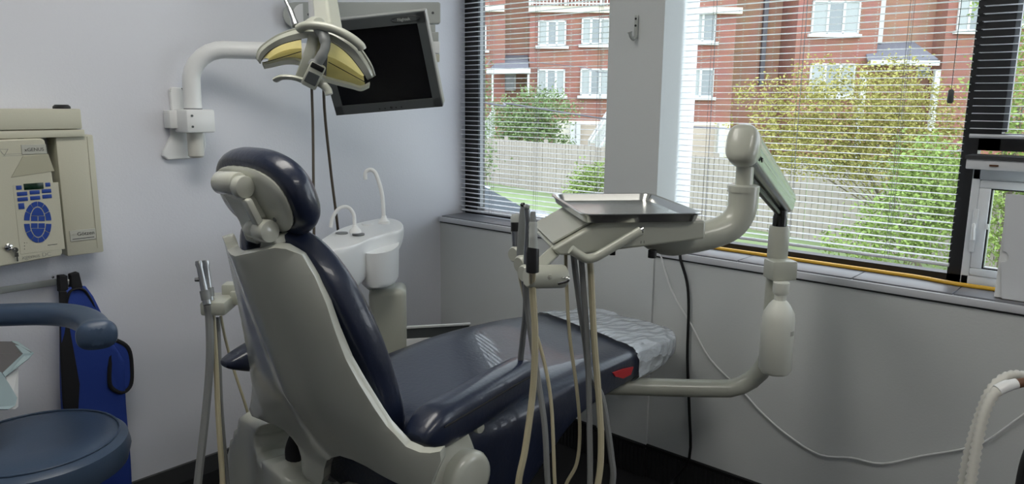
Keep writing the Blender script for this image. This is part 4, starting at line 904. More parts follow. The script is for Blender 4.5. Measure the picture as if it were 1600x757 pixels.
b = B(); lathe(b, [(.030, .036), (.030, .042)], Matrix.Translation(cB), 20); obj('tube_ring', b, 'dgrey', t)
tend = Vector((cB.x, cB.y, tz)) + tdir * .42
b = B(); lathe(b, [(.0, -.05), (.032, -.05), (.034, .05), (.028, .06), (.028, .42), (.034, .43), (.034, .50), (0, .50)], Matrix.Translation(tend), 24); obj('tube_pivot', b, 'white', t)
ptop = tend + Vector((0, 0, .46))

# dental lamp
LC = Vector([(-1.3687,-1.0392,1.5521)][0])
t = thing('dental_lamp', 'arched dental operating lamp with yellow reflector in front of the monitor', 'lamp', LC)
OUT = [(399,90),(402,78),(412,67),(430,55),(452,46),(474,41),(495,39),(518,43),(540,54),(560,70),(575,90),(584,106),(586,118)]
st_o = [(-1.4709,-0.9553,1.5483),(-1.4669,-0.9618,1.5686),(-1.4579,-0.9757,1.583),(-1.4434,-1.0027,1.5998),(-1.423,-1.0298,1.6127),(-1.4035,-1.0576,1.6197),(-1.3829,-1.0805,1.6214),(-1.3622,-1.1054,1.616),(-1.3429,-1.1316,1.6004),(-1.3232,-1.1522,1.5794),(-1.3092,-1.1684,1.5509),(-1.3011,-1.176,1.5295),(-1.2932,-1.1747,1.5109)]
st_i = [(-1.4648,-0.966,1.5352),(-1.4616,-0.9732,1.5496),(-1.4513,-0.988,1.5656),(-1.4395,-1.0133,1.5782),(-1.4236,-1.0365,1.5867),(-1.4062,-1.0623,1.5923),(-1.3875,-1.083,1.594),(-1.3698,-1.1046,1.5885),(-1.356,-1.1239,1.5757),(-1.3399,-1.1398,1.556),(-1.3272,-1.153,1.5333),(-1.3177,-1.1612,1.5147),(-1.3064,-1.1626,1.5005)]
st_l = [(-1.4565,-0.9602,1.5342),(-1.4464,-0.9713,1.5359),(-1.4338,-0.9842,1.5404),(-1.4193,-0.9993,1.5451),(-1.4053,-1.0151,1.5452),(-1.3922,-1.0316,1.5395),(-1.3786,-1.0519,1.522),(-1.3658,-1.0708,1.506),(-1.3519,-1.0887,1.4988),(-1.3377,-1.1063,1.4931),(-1.3236,-1.1239,1.4874),(-1.3104,-1.1404,1.4816),(-1.2953,-1.155,1.4907)]
st_b = [(-1.4113,-0.899,1.5515),(-1.3934,-0.8847,1.5651),(-1.3722,-0.8741,1.579),(-1.3521,-0.8777,1.5925),(-1.3281,-0.8866,1.603),(-1.3079,-0.9075,1.6096),(-1.2887,-0.9292,1.6099),(-1.2703,-0.9518,1.6038),(-1.2588,-0.9838,1.5906),(-1.2506,-1.0139,1.5712),(-1.2471,-1.0395,1.5489),(-1.2518,-1.0704,1.5294),(-1.2582,-1.0984,1.5134)]
st_bl = [(-1.4225,-0.92,1.5413),(-1.4028,-0.9104,1.5455),(-1.3808,-0.9033,1.5498),(-1.36,-0.9104,1.5536),(-1.3397,-0.9182,1.5528),(-1.3257,-0.9357,1.5467),(-1.312,-0.9557,1.5313),(-1.298,-0.9755,1.5173),(-1.2821,-0.9956,1.5097),(-1.2732,-1.0228,1.5034),(-1.2642,-1.0496,1.4986),(-1.2647,-1.0808,1.4952),(-1.2652,-1.1093,1.5009)]
V = lambda L: [Vector(p) for p in L]
So, Si, Sl, Sb, Sbl = spl(V(st_o), 4), spl(V(st_i), 4), spl(V(st_l), 4), spl(V(st_b), 4), spl(V(st_bl), 4)
def strips(rows, cols=None):
    b = B(); g = [[b.verts.new(p) for p in r] for r in rows]
    for r0_, r1_ in zip(g[:-1], g[1:]):
        for i in range(len(r0_) - 1): b.faces.new((r0_[i], r0_[i + 1], r1_[i + 1], r1_[i]))
    return b
fwd = (LC - CAM).normalized()
mid1 = [o.lerp(bk, .5) + Vector((0, 0, .008)) for o, bk in zip(So, Sb)]
obj('lamp_hood', strips([So, mid1, [m_.lerp(k_, .55) for m_, k_ in zip(mid1, Sb)]]), 'unit', t, solid=.005)
rim_mid = [o.lerp(i_, .5) - fwd * .006 for o, i_ in zip(So, Si)]
obj('hood_rim', strips([[p + fwd * .004 for p in So], rim_mid, Si, [p + fwd * .02 for p in Si]]), 'unit', t, solid=.004)
obj('lower_lip', strips([[p + fwd * .0 + Vector((0, 0, .006)) for p in Sl], Sl, [a.lerp(c_, .4) - Vector((0, 0, .012)) for a, c_ in zip(Sl, Sbl)]]), 'milky', t, solid=.002)
N = len(So); wl_, wr_ = (2, 20), (29, N - 2)
for (i0, i1) in (wl_, wr_):
    rowsr = [Si[i0:i1], [a.lerp(bk, .6) + fwd * .03 for a, bk in zip(Si[i0:i1], Sb[i0:i1])], [a.lerp(bk, .45) + fwd * .045 for a, bk in zip(Sb[i0:i1], Sbl[i0:i1])], [a.lerp(c_, .5) for a, c_ in zip(Sl[i0:i1], Sbl[i0:i1])]]
    obj('reflector', strips(rowsr), 'reflector', t)
    low = [a.lerp(l_, .55) for a, l_ in zip(Si[i0:i1], Sl[i0:i1])]
    cv = obj('lamp_cover', strips([[p + fwd * .001 for p in low], Sl[i0:i1]]), 'lampglass', t)
    b = B(); sweep(b, [low[0] - fwd * .002, low[-1] - fwd * .002], .0009, 5); obj('cover_edge', b, 'black', cv)
    b = B(); mid_ = [Si[k].lerp(Sl[k], .02) for k in range(i0, i1)]; sweep(b, mid_, .0009, 5); obj('cover_edge', b, 'black', cv)
# central column, sensor block, grips
b = B(); sweep(b, spl([(-1.3858,-1.0945,1.6148),(-1.3881,-1.1138,1.5911),(-1.3931,-1.122,1.5693),(-1.404,-1.1165,1.545),(-1.4131,-1.1037,1.5267)], 5), [.016, .013, .011, .012, .016], 12); obj('yoke_bar', b, 'grey', t)
b = B(); sweep(b, spl([(-1.3835,-1.0699,1.6021),(-1.3886,-1.0707,1.5788),(-1.3983,-1.0679,1.5497),(-1.4046,-1.0543,1.5181),(-1.4078,-1.0418,1.4949)], 4), .013, 4, ry=.02); obj('centre_box', b, 'unit', t, smooth=False, bevel=.004)
sA, sB_ = Vector([(-1.406,-1.1109,1.5296)][0]), Vector([(-1.4191,-1.0923,1.4883)][0])
dv = (sB_ - sA).normalized(); rv = dv.cross(-fwd).normalized(); SMx = frame3((sA + sB_) / 2, rv, dv, rv.cross(dv))
b = B(); box(b, (0, 0, 0), (.036, (sB_ - sA).length + .01, .034), SMx, bev=.005); sblk = obj('sensor_block', b, 'unit', t)
zs = 1 if (rv.cross(dv)).dot(-fwd) > 0 else -1
b = B(); box(b, (0, .006, zs * .017), (.027, .026, .003), SMx, bev=.001, segs=1); obj('sensor_window', b, 'dgrey', sblk)
b = B(); box(b, (0, -.022, zs * .013), (.030, .012, .012), SMx, bev=.002); obj('sensor_neck', b, 'black', sblk)
def grip(pts, r, ry, m='unit'):
    b = B(); sweep(b, spl(pts, 5), r, 12, ry=ry, up=Vector((0, 0, 1))); obj('grip_handle', b, m, t)
grip([(-1.4179,-1.0586,1.6129),(-1.4122,-1.0786,1.6192),(-1.3979,-1.1026,1.6189),(-1.3759,-1.1295,1.6121),(-1.351,-1.1545,1.5958),(-1.334,-1.1712,1.5779),(-1.3282,-1.1727,1.5683)], .012, .010)
grip([(-1.4626,-1.0251,1.498),(-1.4586,-1.0433,1.5035),(-1.4441,-1.0597,1.5037),(-1.4226,-1.0701,1.4985)], .010, .006)
grip([(-1.3989,-1.0981,1.4945),(-1.3972,-1.1178,1.4857),(-1.3928,-1.1257,1.4758),(-1.3922,-1.1291,1.4657)], .008, .010)
# lamp arm up to the pivot
a0 = Vector([(-1.3239,-1.0427,1.6107)][0]); a1 = ptop + Vector((0, 0, 0))
b = B(); sd_ = (a1 - a0).normalized(); sweep(b, [a0, a1], .034, 4, ry=.03, up=Vector((0, 0, 1))); la = obj('lamp_arm', b, 'unit', t, smooth=False, bevel=.006)
b = B(); sweep(b, spl([(-1.3985,-1.016,1.624),(-1.3957,-0.9952,1.6544),(-1.3944,-0.9736,1.6822),(-1.3912,-0.9522,1.7163)], 4), [.0085, .007, .005, .004], 10); obj('lamp_rod', b, 'alu', t)
b = B(); lathe(b, [(.0, -.02), (.02, -.018), (.024, 0), (.02, .018), (0, .02)], frame3([(-1.3632,-1.0411,1.6224)][0], (1, 0, 0), (0, 0, 1), (0, -1, 0)), 16); obj('lamp_joint', b, 'unit', t)

# monitor arm and monitor
mL = Vector([(-0.775,-0.05,1.768)][0]); mR = Vector([(-0.3578,-0.3962,1.7891)][0])
t = thing('monitor_bracket', 'long grey flat arm carrying the black monitor near the room corner', 'bracket', mL)
d = (mR - mL).normalized(); sd = d.cross(Vector((0, 0, 1)))
b = B(); Lm = (mR - mL).length; AMx = frame3(mL, d, (0, 0, 1), sd)
o_ = [(Lm, -.035), (Lm, .035), (Lm - .006, .040), (0, .046)] + [(-.045 * sin(radians(a)), .046 * cos(radians(a))) for a in range(20, 180, 20)] + [(0, -.046), (Lm - .006, -.040)]
prism(b, o_, AMx, -.02, .02); ma = obj('arm_beam', b, 'mgrey', t, bevel=.006)
b = B(); o2 = [(.03 - .038 * sin(radians(a)), .04 * cos(radians(a))) for a in range(0, 181, 20)]; prism(b, o2, AMx, .019, .022); obj('end_cover', b, 'white', ma)
b = B(); box(b, (.01, 0, -.03), (.07, .09, .06), AMx, bev=.006); obj('arm_wall_foot', b, 'mgrey', t)
for u_ in (.05, Lm - .03):
    b = B(); lathe(b, [(.005, 0), (.005, .003), (0, .003)], AMx @ Matrix.Translation((u_, 0, .019)), 10); obj('arm_screw', b, 'dgrey', ma)
b = B(); box(b, (Lm - .035, -.058, 0), (.03, .03, .03), AMx, bev=.003); box(b, (Lm - .028, -.088, 0), (.04, .035, .034), AMx, bev=.003); obj('drop_link', b, 'mgrey', t)
b = B(); box(b, (Lm - .022, -.128, 0), (.036, .045, .036), AMx, bev=.003); obj('tilt_joint', b, 'white', t)
b = B(); box(b, (Lm - .020, -.168, 0), (.03, .03, .03), AMx, bev=.003); obj('tilt_knob', b, 'cream', t)
MO = Vector((-.811, -.578, 1.567)) ; MO = CAM + (MO - CAM) * 1.03
Rz = Matrix.Rotation(radians(-55.4), 4, 'Z') @ Matrix.Rotation(radians(22.5), 4, 'X') @ Matrix.Rotation(radians(-5.6), 4, 'Y')
MM = Matrix.Translation(MO) @ Rz; MW, MH = .380 * 1.03, .320 * 1.03
t = thing('monitor', 'black flat monitor, switched off, hanging tilted behind the dental lamp', 'monitor', MO)
b = B(); box(b, (0, .03, 0), (MW, .036, MH), MM, bev=.004); obj('monitor_housing', b, 'mgrey', t)
b = B(); box(b, (0, .058, 0), (MW * .6, .03, MH * .6), MM, bev=.01); obj('monitor_back', b, 'dgrey', t)
b = B(); w_, h_ = MW / 2, MH / 2; bt_, bs, bbt = .034, .030, .032
for (cx_, cz_, sw, sh) in ((0, h_ - bt_ / 2, MW, bt_), (0, -h_ + bbt / 2, MW, bbt), (-w_ + bs / 2, 0, bs, MH), (w_ - bs / 2, 0, bs, MH)):
    box(b, (cx_, .008, cz_), (sw, .016, sh), MM)
obj('bezel', b, 'dgrey', t, smooth=False)
b = B(); box(b, (0, .009, .001), (MW - 2 * bs + .002, .006, MH - bt_ - bbt + .002), MM); obj('screen', b, 'screen', t, smooth=False)
MF = MM @ Matrix(((1, 0, 0, 0), (0, 0, -1, 0), (0, 1, 0, 0), (0, 0, 0, 1)))
b = B(); ov = [(w_ - .065 + .05 * cos(2 * pi * k / 24), h_ - .017 + .0095 * sin(2 * pi * k / 24)) for k in range(25)]
sweep(b, [MF @ Vector((p[0], p[1], .0004)) for p in ov], .0008, 5); lg_ = obj('logo_oval', b, 'black', t)
txt('logo_lettering', 'Flightek', .014, MF @ Matrix.Translation((w_ - .072, h_ - .017, .0006)), 'mgrey', lg_)
for k, x_ in enumerate((-.03, -.01, .012, .03, .05)):
    b = B(); lathe(b, [(.005 if k == 2 else .0025, 0), (.003, .002), (0, .002)], MF @ Matrix.Translation((x_, -h_ + .012, 0)), 10); obj('front_button', b, 'black', t)
tag(hose('hanging_cable', [mL.lerp(mR, .13) + Vector((0, 0, -.04))] + [(-0.7751,-0.1406,1.5643),(-0.8002,-0.1717,1.3532),(-0.8413,-0.2211,1.1211),(-0.882,-0.2702,0.8923)] + [(-0.7486,-0.05,0.5204),(-0.7526,-0.05,0.3007),(-0.7611,-0.06,0.1938)], .0052, 'browncord'), 'left of the two dark brown cables hanging from the monitor arm', 'cable', 'cables below the monitor arm')
tag(hose('hanging_cable', [mL.lerp(mR, .20) + Vector((0, 0, -.04))] + [(-0.7457,-0.1695,1.471),(-0.7174,-0.1536,1.2045),(-0.6818,-0.136,0.9732)] + [(-0.5953,-0.04,0.7071),(-0.5839,-0.05,0.4256),(-0.5661,-0.05,0.2766),(-0.5545,-0.05,0.2205)], .0055, 'browncord'), 'right of the two dark brown cables, slanting down to the rinse basin', 'cable', 'cables below the monitor arm')

# ================================================================== WINDOW WALL ITEMS
t = thing('coat_hook', 'small grey double-screw coat hook on the pillar between the windows', 'hook', [(-0.02,-1.0692,1.7197)][0])
q = [(-1.0614,1.7716),(-1.0777,1.7705),(-1.0812,1.6944),(-1.0763,1.6835),(-1.0601,1.682),(-1.0588,1.7091)]
hxw = Vector([(-0.022,-1.0702,1.7263)][0])
b = B(); box(b, (-.0225, hxw.y, hxw.z), (.006, .013, .082), bev=.002); obj('hook_plate', b, 'mgrey', t)
b = B(); sweep(b, spl([(-.025, hxw.y, hxw.z - .034), (-.038, hxw.y, hxw.z - .044), (-.055, hxw.y, hxw.z - .036), (-.060, hxw.y + .002, hxw.z - .020)], 5), [.006] * 14 + [.008, .009], 10); obj('hook_prong', b, 'mgrey', t)
for dz in (.028, .004):
    b = B(); lathe(b, [(.0042, 0), (.0042, .002), (0, .0025)], frame3((-.0255, hxw.y, hxw.z + dz), (0, 1, 0), (0, 0, 1), (-1, 0, 0)), 10); obj('screw', b, 'black', t)
tag(hose('power_cable', [(.03, -1.29, .922), (-.004, -1.29, .922), (-.017, -1.292, .90)] + [(-0.017,-1.3227,0.8198),(-0.017,-1.3358,0.7263),(-0.017,-1.3418,0.5324),(-0.017,-1.3609,0.3378),(-0.017,-1.3719,0.1474)] + [(-.02, -1.31, .03), (-.08, -1.32, .012)], .0055, 'black', n=4), 'black power cord hanging down the wall under the wide window', 'cable')
tag(hose('wall_cable', [(.02, -1.20, .921), (-.014, -1.20, .918)] + [(-0.01,-1.2059,0.9018),(-0.01,-1.2612,0.7718),(-0.01,-1.3463,0.6591),(-0.01,-1.4294,0.5468),(-0.01,-1.5571,0.4596),(-0.01,-1.6311,0.4025),(-0.01,-1.7251,0.3492),(-0.01,-1.835,0.3138),(-0.01,-1.9345,0.3362),(-0.01,-2.0258,0.3478),(-0.01,-2.1323,0.4098),(-0.01,-2.2289,0.4626),(-0.01,-2.2886,0.508),(-0.01,-2.3688,0.6138),(-0.01,-2.4447,0.7056)], .0032, 'white', n=4), 'thin white cable drooping across the wall below the wide window', 'cable')
yc = [(0.14,-1.1942,0.9463),(0.14,-1.3023,0.9451),(0.14,-1.4054,0.9417),(0.14,-1.5043,0.9314),(0.14,-1.6431,0.9326),(0.14,-1.7726,0.9381),(0.14,-1.8643,0.9409),(0.14,-1.9527,0.9332),(0.14,-2.0373,0.9238),(0.14,-2.1348,0.9217),(0.14,-2.2188,0.9221),(0.14,-2.3138,0.9271)]
tag(hose('extension_cord', [(.140 - .02 * (1 if i_ > 8 else 0), p[1], .9255) for i_, p in enumerate(yc)], .0062, 'yellowcord'), 'yellow extension cord lying along the grey sill of the wide window', 'cord')
t = thing('white_box', 'white flat box with a half-round notch standing on the sill at the right edge', 'box', [(0.0232,-2.3074,0.922)][0])
q = [(-2.254,1.1994),(-2.2537,1.2154),(-2.3539,1.205),(-2.4102,0.9029),(-2.2771,0.9197),(-2.2668,1.0417)]
q = [q[0], q[1], (q[1][0] - .22, q[1][1]), (q[4][0] - .23, .9215), (q[4][0], .9215)]
nz = (q[0][1] + q[4][1]) / 2 - .02; ny = q[0][0] * .5 + q[4][0] * .5
b = B(); out = [(p[0], p[1]) for p in q] + [(ny + .002, nz - .016)] + [(ny - .015 * sin(radians(a)), nz - .016 * cos(radians(a))) for a in range(20, 180, 20)] + [(ny, nz + .016)]
prism(b, out, frame3((0, 0, 0), (0, 1, 0), (0, 0, 1), (1, 0, 0)), .028, .034); wb = obj('box_front', b, 'pvc', t, smooth=False)
b = B(); box(b, (.050, q[0][0] - .11, (q[0][1] + .9215) / 2), (.030, .214, q[0][1] - .9225)); obj('box_body', b, 'white', t, smooth=False)
def even(pts, step):
    P_ = spl(pts, 20); out = [P_[0]]; acc = 0
    for a_, c_ in zip(P_[:-1], P_[1:]):
        L__ = (c_ - a_).length; s_ = step - acc
        while s_ <= L__: out.append(a_.lerp(c_, s_ / L__)); s_ += step
        acc = (acc + L__) % step
    return out
def corr(pts, r, nm, label, m='hosewhite'):
    P_ = even(pts, .0058); b = B(); sweep(b, P_, [r * (1 + .17 * (1 if i % 2 else -1)) for i in range(len(P_))], 12); return tag(obj(nm, b, m, ang=80), label, 'hose')
corr([(-0.7363,-2.4933,0.8938),(-0.7855,-2.4532,0.9479),(-0.8171,-2.4276,0.9663),(-0.8498,-2.4069,0.9627),(-0.8696,-2.392,0.936),(-0.8906,-2.3832,0.8831),(-0.9118,-2.3779,0.8163),(-0.928,-2.379,0.7474),(-0.9511,-2.3851,0.6325),(-0.9577,-2.3897,0.4807)], .0085, 'corrugated_hose', 'white corrugated hose looping over at the lower right edge')
h2 = thing('tipped_hose', 'white corrugated hose ending in a white and brown tip at the lower right edge', 'hose', [(-0.8673,-2.4327,0.9647)][0])
P_ = even([(-0.8912,-2.4082,0.9554),(-0.9045,-2.3989,0.935),(-0.9185,-2.3934,0.8979),(-0.9336,-2.3922,0.8417),(-0.9494,-2.3933,0.7743),(-0.9735,-2.4008,0.6507),(-0.9671,-2.4057,0.4949)], .0058) ; b = B(); sweep(b, P_, [.0090 * (1 + .17 * (1 if i % 2 else -1)) for i in range(len(P_))], 12); obj('hose_body', b, 'hosewhite', h2, ang=80)
b = B(); sweep(b, spl([(-0.893,-2.4068,0.9531),(-0.8813,-2.4177,0.9611),(-0.8686,-2.4308,0.9658)], 4), [.0105, .0105, .0095], 14); obj('hose_cuff', b, 'white', h2)
b = B(); sweep(b, spl([(-0.8703,-2.4293,0.9646),(-0.8592,-2.4408,0.9681),(-0.8444,-2.4582,0.9661),(-0.8277,-2.4896,0.9215)], 4), .0085, 12); obj('hose_tip', b, 'brown', h2)
b = B(); c = Vector([(-0.8691,-2.5255,0.791)][0]); loft(b, [sring(c + fwd * o, a_, b_, 28, .8, _r2, Vector((0, 0, 1))) for (o, a_, b_) in [(-.03, .05, .10), (-.025, .075, .135), (0, .09, .15), (.025, .075, .135), (.03, .05, .1)]])
t = thing('black_chair', 'black padded chair back cut off by the lower right edge', 'chair', (c.x, c.y, 0)); obj('backrest_pad', b, 'black', t, subsurf=1)
b = B(); sweep(b, [c + Vector((0, 0, -.1)), Vector((c.x, c.y, .05))], .02, 10); obj('chair_column', b, 'black', t)
for k in range(5):
    a = 2 * pi * k / 5; b = B(); sweep(b, [Vector((c.x, c.y, .07)), Vector((c.x + .2 * cos(a), c.y + .2 * sin(a), .018))], [.02, .015], 8); obj('leg', b, 'black', t)
# ================================================================== OUTSIDE
EF = Vector((cos(radians(41.46)), sin(radians(41.46)), 0)); ER = Vector((EF.y, -EF.x, 0)); GZ = -1.42
def ex(r, f, z): return Vector((CAM.x, CAM.y, 0)) + ER * r + EF * f + Vector((0, 0, z))
EM = frame3((CAM.x, CAM.y, 0), ER, EF, (0, 0, 1))
def ebox(b, r0, r1, f0, f1, z0, z1, bev=0): box(b, ((r0 + r1) / 2, (f0 + f1) / 2, (z0 + z1) / 2), (abs(r1 - r0), abs(f1 - f0), abs(z1 - z0)), EM, bev=bev)
b = B(); ebox(b, -60, 90, 4, 70, GZ - .2, GZ); struct(obj('ground', b, 'grass', smooth=False))
b = B()
vs = [b.verts.new(ex(r, f, GZ + .012)) for r, f in [(-14, 6), (-1.9, 6), (-1.2, 12), (-.6, 20), (-1.4, 27), (-14, 27)]]; b.faces.new(vs)
struct(obj('driveway', b, 'road', smooth=False, solid=.02))

# house builder
def wind(parent, q, f, panes, depth=.12, sill=True, curtains=True):
    (r0, z1), (r1, z0) = q
    fw = .09; b = B()
    ebox(b, r0, r1, f - depth, f + .04, z1 - fw, z1); ebox(b, r0, r1, f - depth, f + .04, z0, z0 + fw)
    n = panes; xs = [r0 + (r1 - r0) * k / n for k in range(n + 1)]
    for k, x in enumerate(xs):
        x_ = min(max(x, r0 + fw / 2), r1 - fw / 2); ebox(b, x_ - fw / 2 - (.02 if 0 < k < n else 0), x_ + fw / 2 + (.02 if 0 < k < n else 0), f - depth, f + .04, z0, z1)
    if sill: ebox(b, r0 - .15, r1 + .15, f - depth - .1, f + .02, z0 - .16, z0)
    w_ = obj('window', b, 'ewhite', parent, smooth=False)
    for k in range(n):
        b = B(); ebox(b, xs[k] + fw * .6, xs[k + 1] - fw * .6, f - depth + .04, f - depth + .06, z0 + fw, z1 - fw); obj('pane', b, 'ecurtain' if (curtains and (k % 2 == 0 or n == 3 and k != 1)) else 'epane', w_, smooth=False)
D1 = 42.0
H1 = thing('townhouse', 'red brick townhouse with stacked white windows left of and behind the pillar', 'house', ex(5, D1, GZ))
b = B(); e = [(-7.1104,3.5124),(-2.1936,3.555),(-0.4732,3.5699),(0.8608,3.5815),(12.0543,3.6785)]
R0, R1, R2, R3, R4 = [p[0] for p in e]
ebox(b, R0, R2, D1, D1 + 8, GZ, 14); ebox(b, R3, R4, D1, D1 + 8, GZ, 14); obj('front_wall', b, 'brick', H1, smooth=False)
b = B(); ebox(b, R2, R3, D1 + 1.2, D1 + 8, GZ, 14); obj('recessed_wall', b, 'brick2', H1, smooth=False)
for q, n in (([(-2.1574,5.6218),(-1.4932,4.3108)], 2), ([(1.3173,5.8864),(2.8407,4.5518)], 3), ([(3.6761,6.0405),(5.2148,4.6401)], 3), ([(1.3213,3.3116),(2.8287,1.876)], 3), ([(3.675,3.3663),(5.3043,1.8976)], 3),
             ([(9.5275,6.3578),(10.9694,4.8251)], 2), ([(9.5411,3.4172),(11.0006,1.8779)], 2), ([(7.1734,6.2709),(8.6312,4.8049)], 2), ([(-2.1587,3.1442),(-1.5579,1.8377)], 2)):
    wind(H1, q, D1, n)
b = B(); q = [(0.7826,6.6246),(5.1354,6.2972),(9.0347,6.9926),(12.2906,6.6568),(-2.1809,6.8968),(-0.523,6.0493)]
ebox(b, q[0][0], q[3][0], D1 - .3, D1 + .1, q[1][1], q[0][1]); ebox(b, q[4][0] - 6, q[5][0], D1 - .3, D1 + .1, q[1][1], q[0][1]); obj('string_course', b, 'ecream', H1, smooth=False)
b = B(); z0_ = q[0][1]
ebox(b, q[0][0], q[1][0] + 3, D1 - .45, D1 - .38, z0_ + .95, z0_ + 1.02); ebox(b, q[0][0], q[1][0] + 3, D1 - .45, D1 - .38, z0_ + .08, z0_ + .15)
x = q[0][0]
while x < q[1][0] + 3: ebox(b, x, x + .05, D1 - .44, D1 - .39, z0_, z0_ + 1.0); x += .19
x = q[0][0]
while x < q[1][0] + 3: ebox(b, x, x + .14, D1 - .47, D1 - .36, z0_, z0_ + 1.15); x += 1.9
obj('balcony_railing', b, 'ewhite', H1, smooth=False)
b = B(); q = [(-0.6029,4.1174),(0.7984,4.1295),(0.8091,3.2966),(-1.3521,3.1774)]
v = [ex(q[0][0], D1 + 1.2, q[0][1]), ex(q[1][0], D1 + 1.2, q[1][1]), ex(q[2][0], D1 - 1.0, q[2][1]), ex(q[3][0], D1 - 1.0, q[3][1])]
vs = [b.verts.new(p) for p in v]; b.faces.new(vs); pr = obj('porch_roof', b, 'roof', H1, smooth=False, solid=.12)
b = B(); ebox(b, q[3][0] - .1, q[2][0] + .1, D1 - 1.2, D1 - .9, q[2][1] - .28, q[2][1] - .02); obj('porch_fascia', b, 'ewhite', pr, smooth=False)
b = B(); q2 = [(-1.1802,3.1119),(-1.0697,1.3228),(0.7442,2.9946),(0.8622,1.8493)]
ebox(b, q2[0][0], q2[1][0], D1 - 1.1, D1 - .95, GZ + 2, q2[0][1]); ebox(b, q2[2][0], q2[3][0], D1 - 1.1, D1 - .95, q2[3][1], q2[2][1]); obj('porch_post', b, 'ewhite', H1, smooth=False)
wind(H1, [(-0.5914,3.0655),(0.1416,2.1493)], D1 + 1.2, 1, sill=False, curtains=False)
# ground floor: pale garage bays and pillars
q = [(2.355,0.4769),(3.3197,-1.2816),(3.706,0.4186),(5.1086,-1.2657),(9.3211,0.3627),(11.4963,-1.5657),(12.4991,-1.5568)]
b = B(); ebox(b, q[0][0], R4, D1 - .12, D1, GZ, q[0][1] + .05); obj('ground_floor_band', b, 'ecream', H1, smooth=False)
for (a_, c_) in ((q[2][0], q[3][0] + 1.2), (q[4][0] - 1.0, q[5][0] - .3)):
    b = B(); ebox(b, a_, c_, D1 - .18, D1 - .1, GZ, q[0][1] - .12)
    for k in range(1, 4): ebox(b, a_, c_, D1 - .20, D1 - .17, GZ + k * .55, GZ + k * .55 + .03)
    obj('garage_door', b, 'ebeige', H1, smooth=False)
for px_ in (q[1][0], q[2][0] - .15, q[5][0]):
    b = B(); ebox(b, px_ - .16, px_ + .16, D1 - .5, D1 - .15, GZ, q[0][1]); obj('entry_pillar', b, 'ewhite', H1, smooth=False)
b = B(); c = [(9.8281,0.8577)][0]; ebox(b, c[0] - .1, c[0] + .1, D1 - .2, D1, c[1] - .15, c[1] + .15); obj('wall_lamp', b, 'ewhite', H1, smooth=False)
# dark recess and downpipe between the houses
H2 = thing('townhouse', 'orange brick house wall set back between the two red blocks, with a dark downpipe', 'house', ex(14, D1 + 3, GZ))
e = [(12.0543,3.6785),(15.3859,3.7074),(19.8384,3.746),(23.4834,3.7776),(32.1711,3.8529)]
b = B(); ebox(b, e[0][0] + .02, e[1][0] - .02, D1 + 2.4, D1 + 8, GZ, 14); obj('recessed_wall', b, 'brick2', H2, smooth=False)
b = B(); c = [(14.3564,5.2395)][0]; ebox(b, c[0] - .12, c[0] + .12, D1 + 2.1, D1 + 2.36, GZ + 4, 14); obj('downpipe', b, 'pipe', H2, smooth=False)
H3 = thing('townhouse', 'red brick townhouse behind the yellow-green tree, with a grey porch roof', 'house', ex(22, D1, GZ))
b = B(); ebox(b, e[1][0], e[2][0], D1, D1 + 8, GZ, 14); ebox(b, e[3][0], e[4][0] + 12, D1, D1 + 8, GZ, 14); obj('front_wall', b, 'brick', H3, smooth=False)
b = B(); ebox(b, e[2][0], e[3][0], D1 + 1.2, D1 + 8, GZ, 14); obj('recessed_wall', b, 'brick2', H3, smooth=False)
for q, n in (([(16.1276,7.0461),(18.7109,5.2969)], 3), ([(16.2597,3.7491),(18.7353,2.0149)], 3), ([(24.0112,7.3121),(25.2329,5.5213)], 2), ([(26.4467,7.4321),(28.5631,5.8522)], 3)): wind(H3, q, D1, n)
b = B(); c = [(20.3915,5.8809)][0]; c2 = [(20.4873,4.916)][0]; ebox(b, c[0] - .13, c[0] + .13, D1 + .9, D1 + 1.15, c2[1], 14); obj('white_downpipe', b, 'ewhite', H3, smooth=False)
b = B(); q = [(19.5796,4.9861),(22.4327,5.0437),(22.6888,3.9866),(19.0239,3.6884)]
v = [ex(q[0][0], D1 + 1.2, q[0][1]), ex(q[1][0], D1 + 1.2, q[1][1]), ex(q[2][0], D1 - 1.0, q[2][1]), ex(q[3][0], D1 - 1.0, q[3][1])]
vs = [b.verts.new(p) for p in v]; b.faces.new(vs); pr = obj('porch_roof', b, 'roof', H3, smooth=False, solid=.12)
b = B(); ebox(b, q[3][0], q[2][0], D1 - 1.2, D1 - .9, q[2][1] - .36, q[2][1] - .1); obj('porch_fascia', b, 'ewhite', pr, smooth=False)
for px_ in ([(18.7819,3.3522),(22.6883,3.3861)]):
    b = B(); ebox(b, px_[0] - .14, px_[0] + .14, D1 - 1.15, D1 - .9, GZ, px_[1]); obj('porch_post', b, 'ewhite', H3, smooth=False)
wind(H3, [(22.7315,3.6559),(23.6564,3.1349)], D1 + 1.2, 1, sill=False, curtains=False)
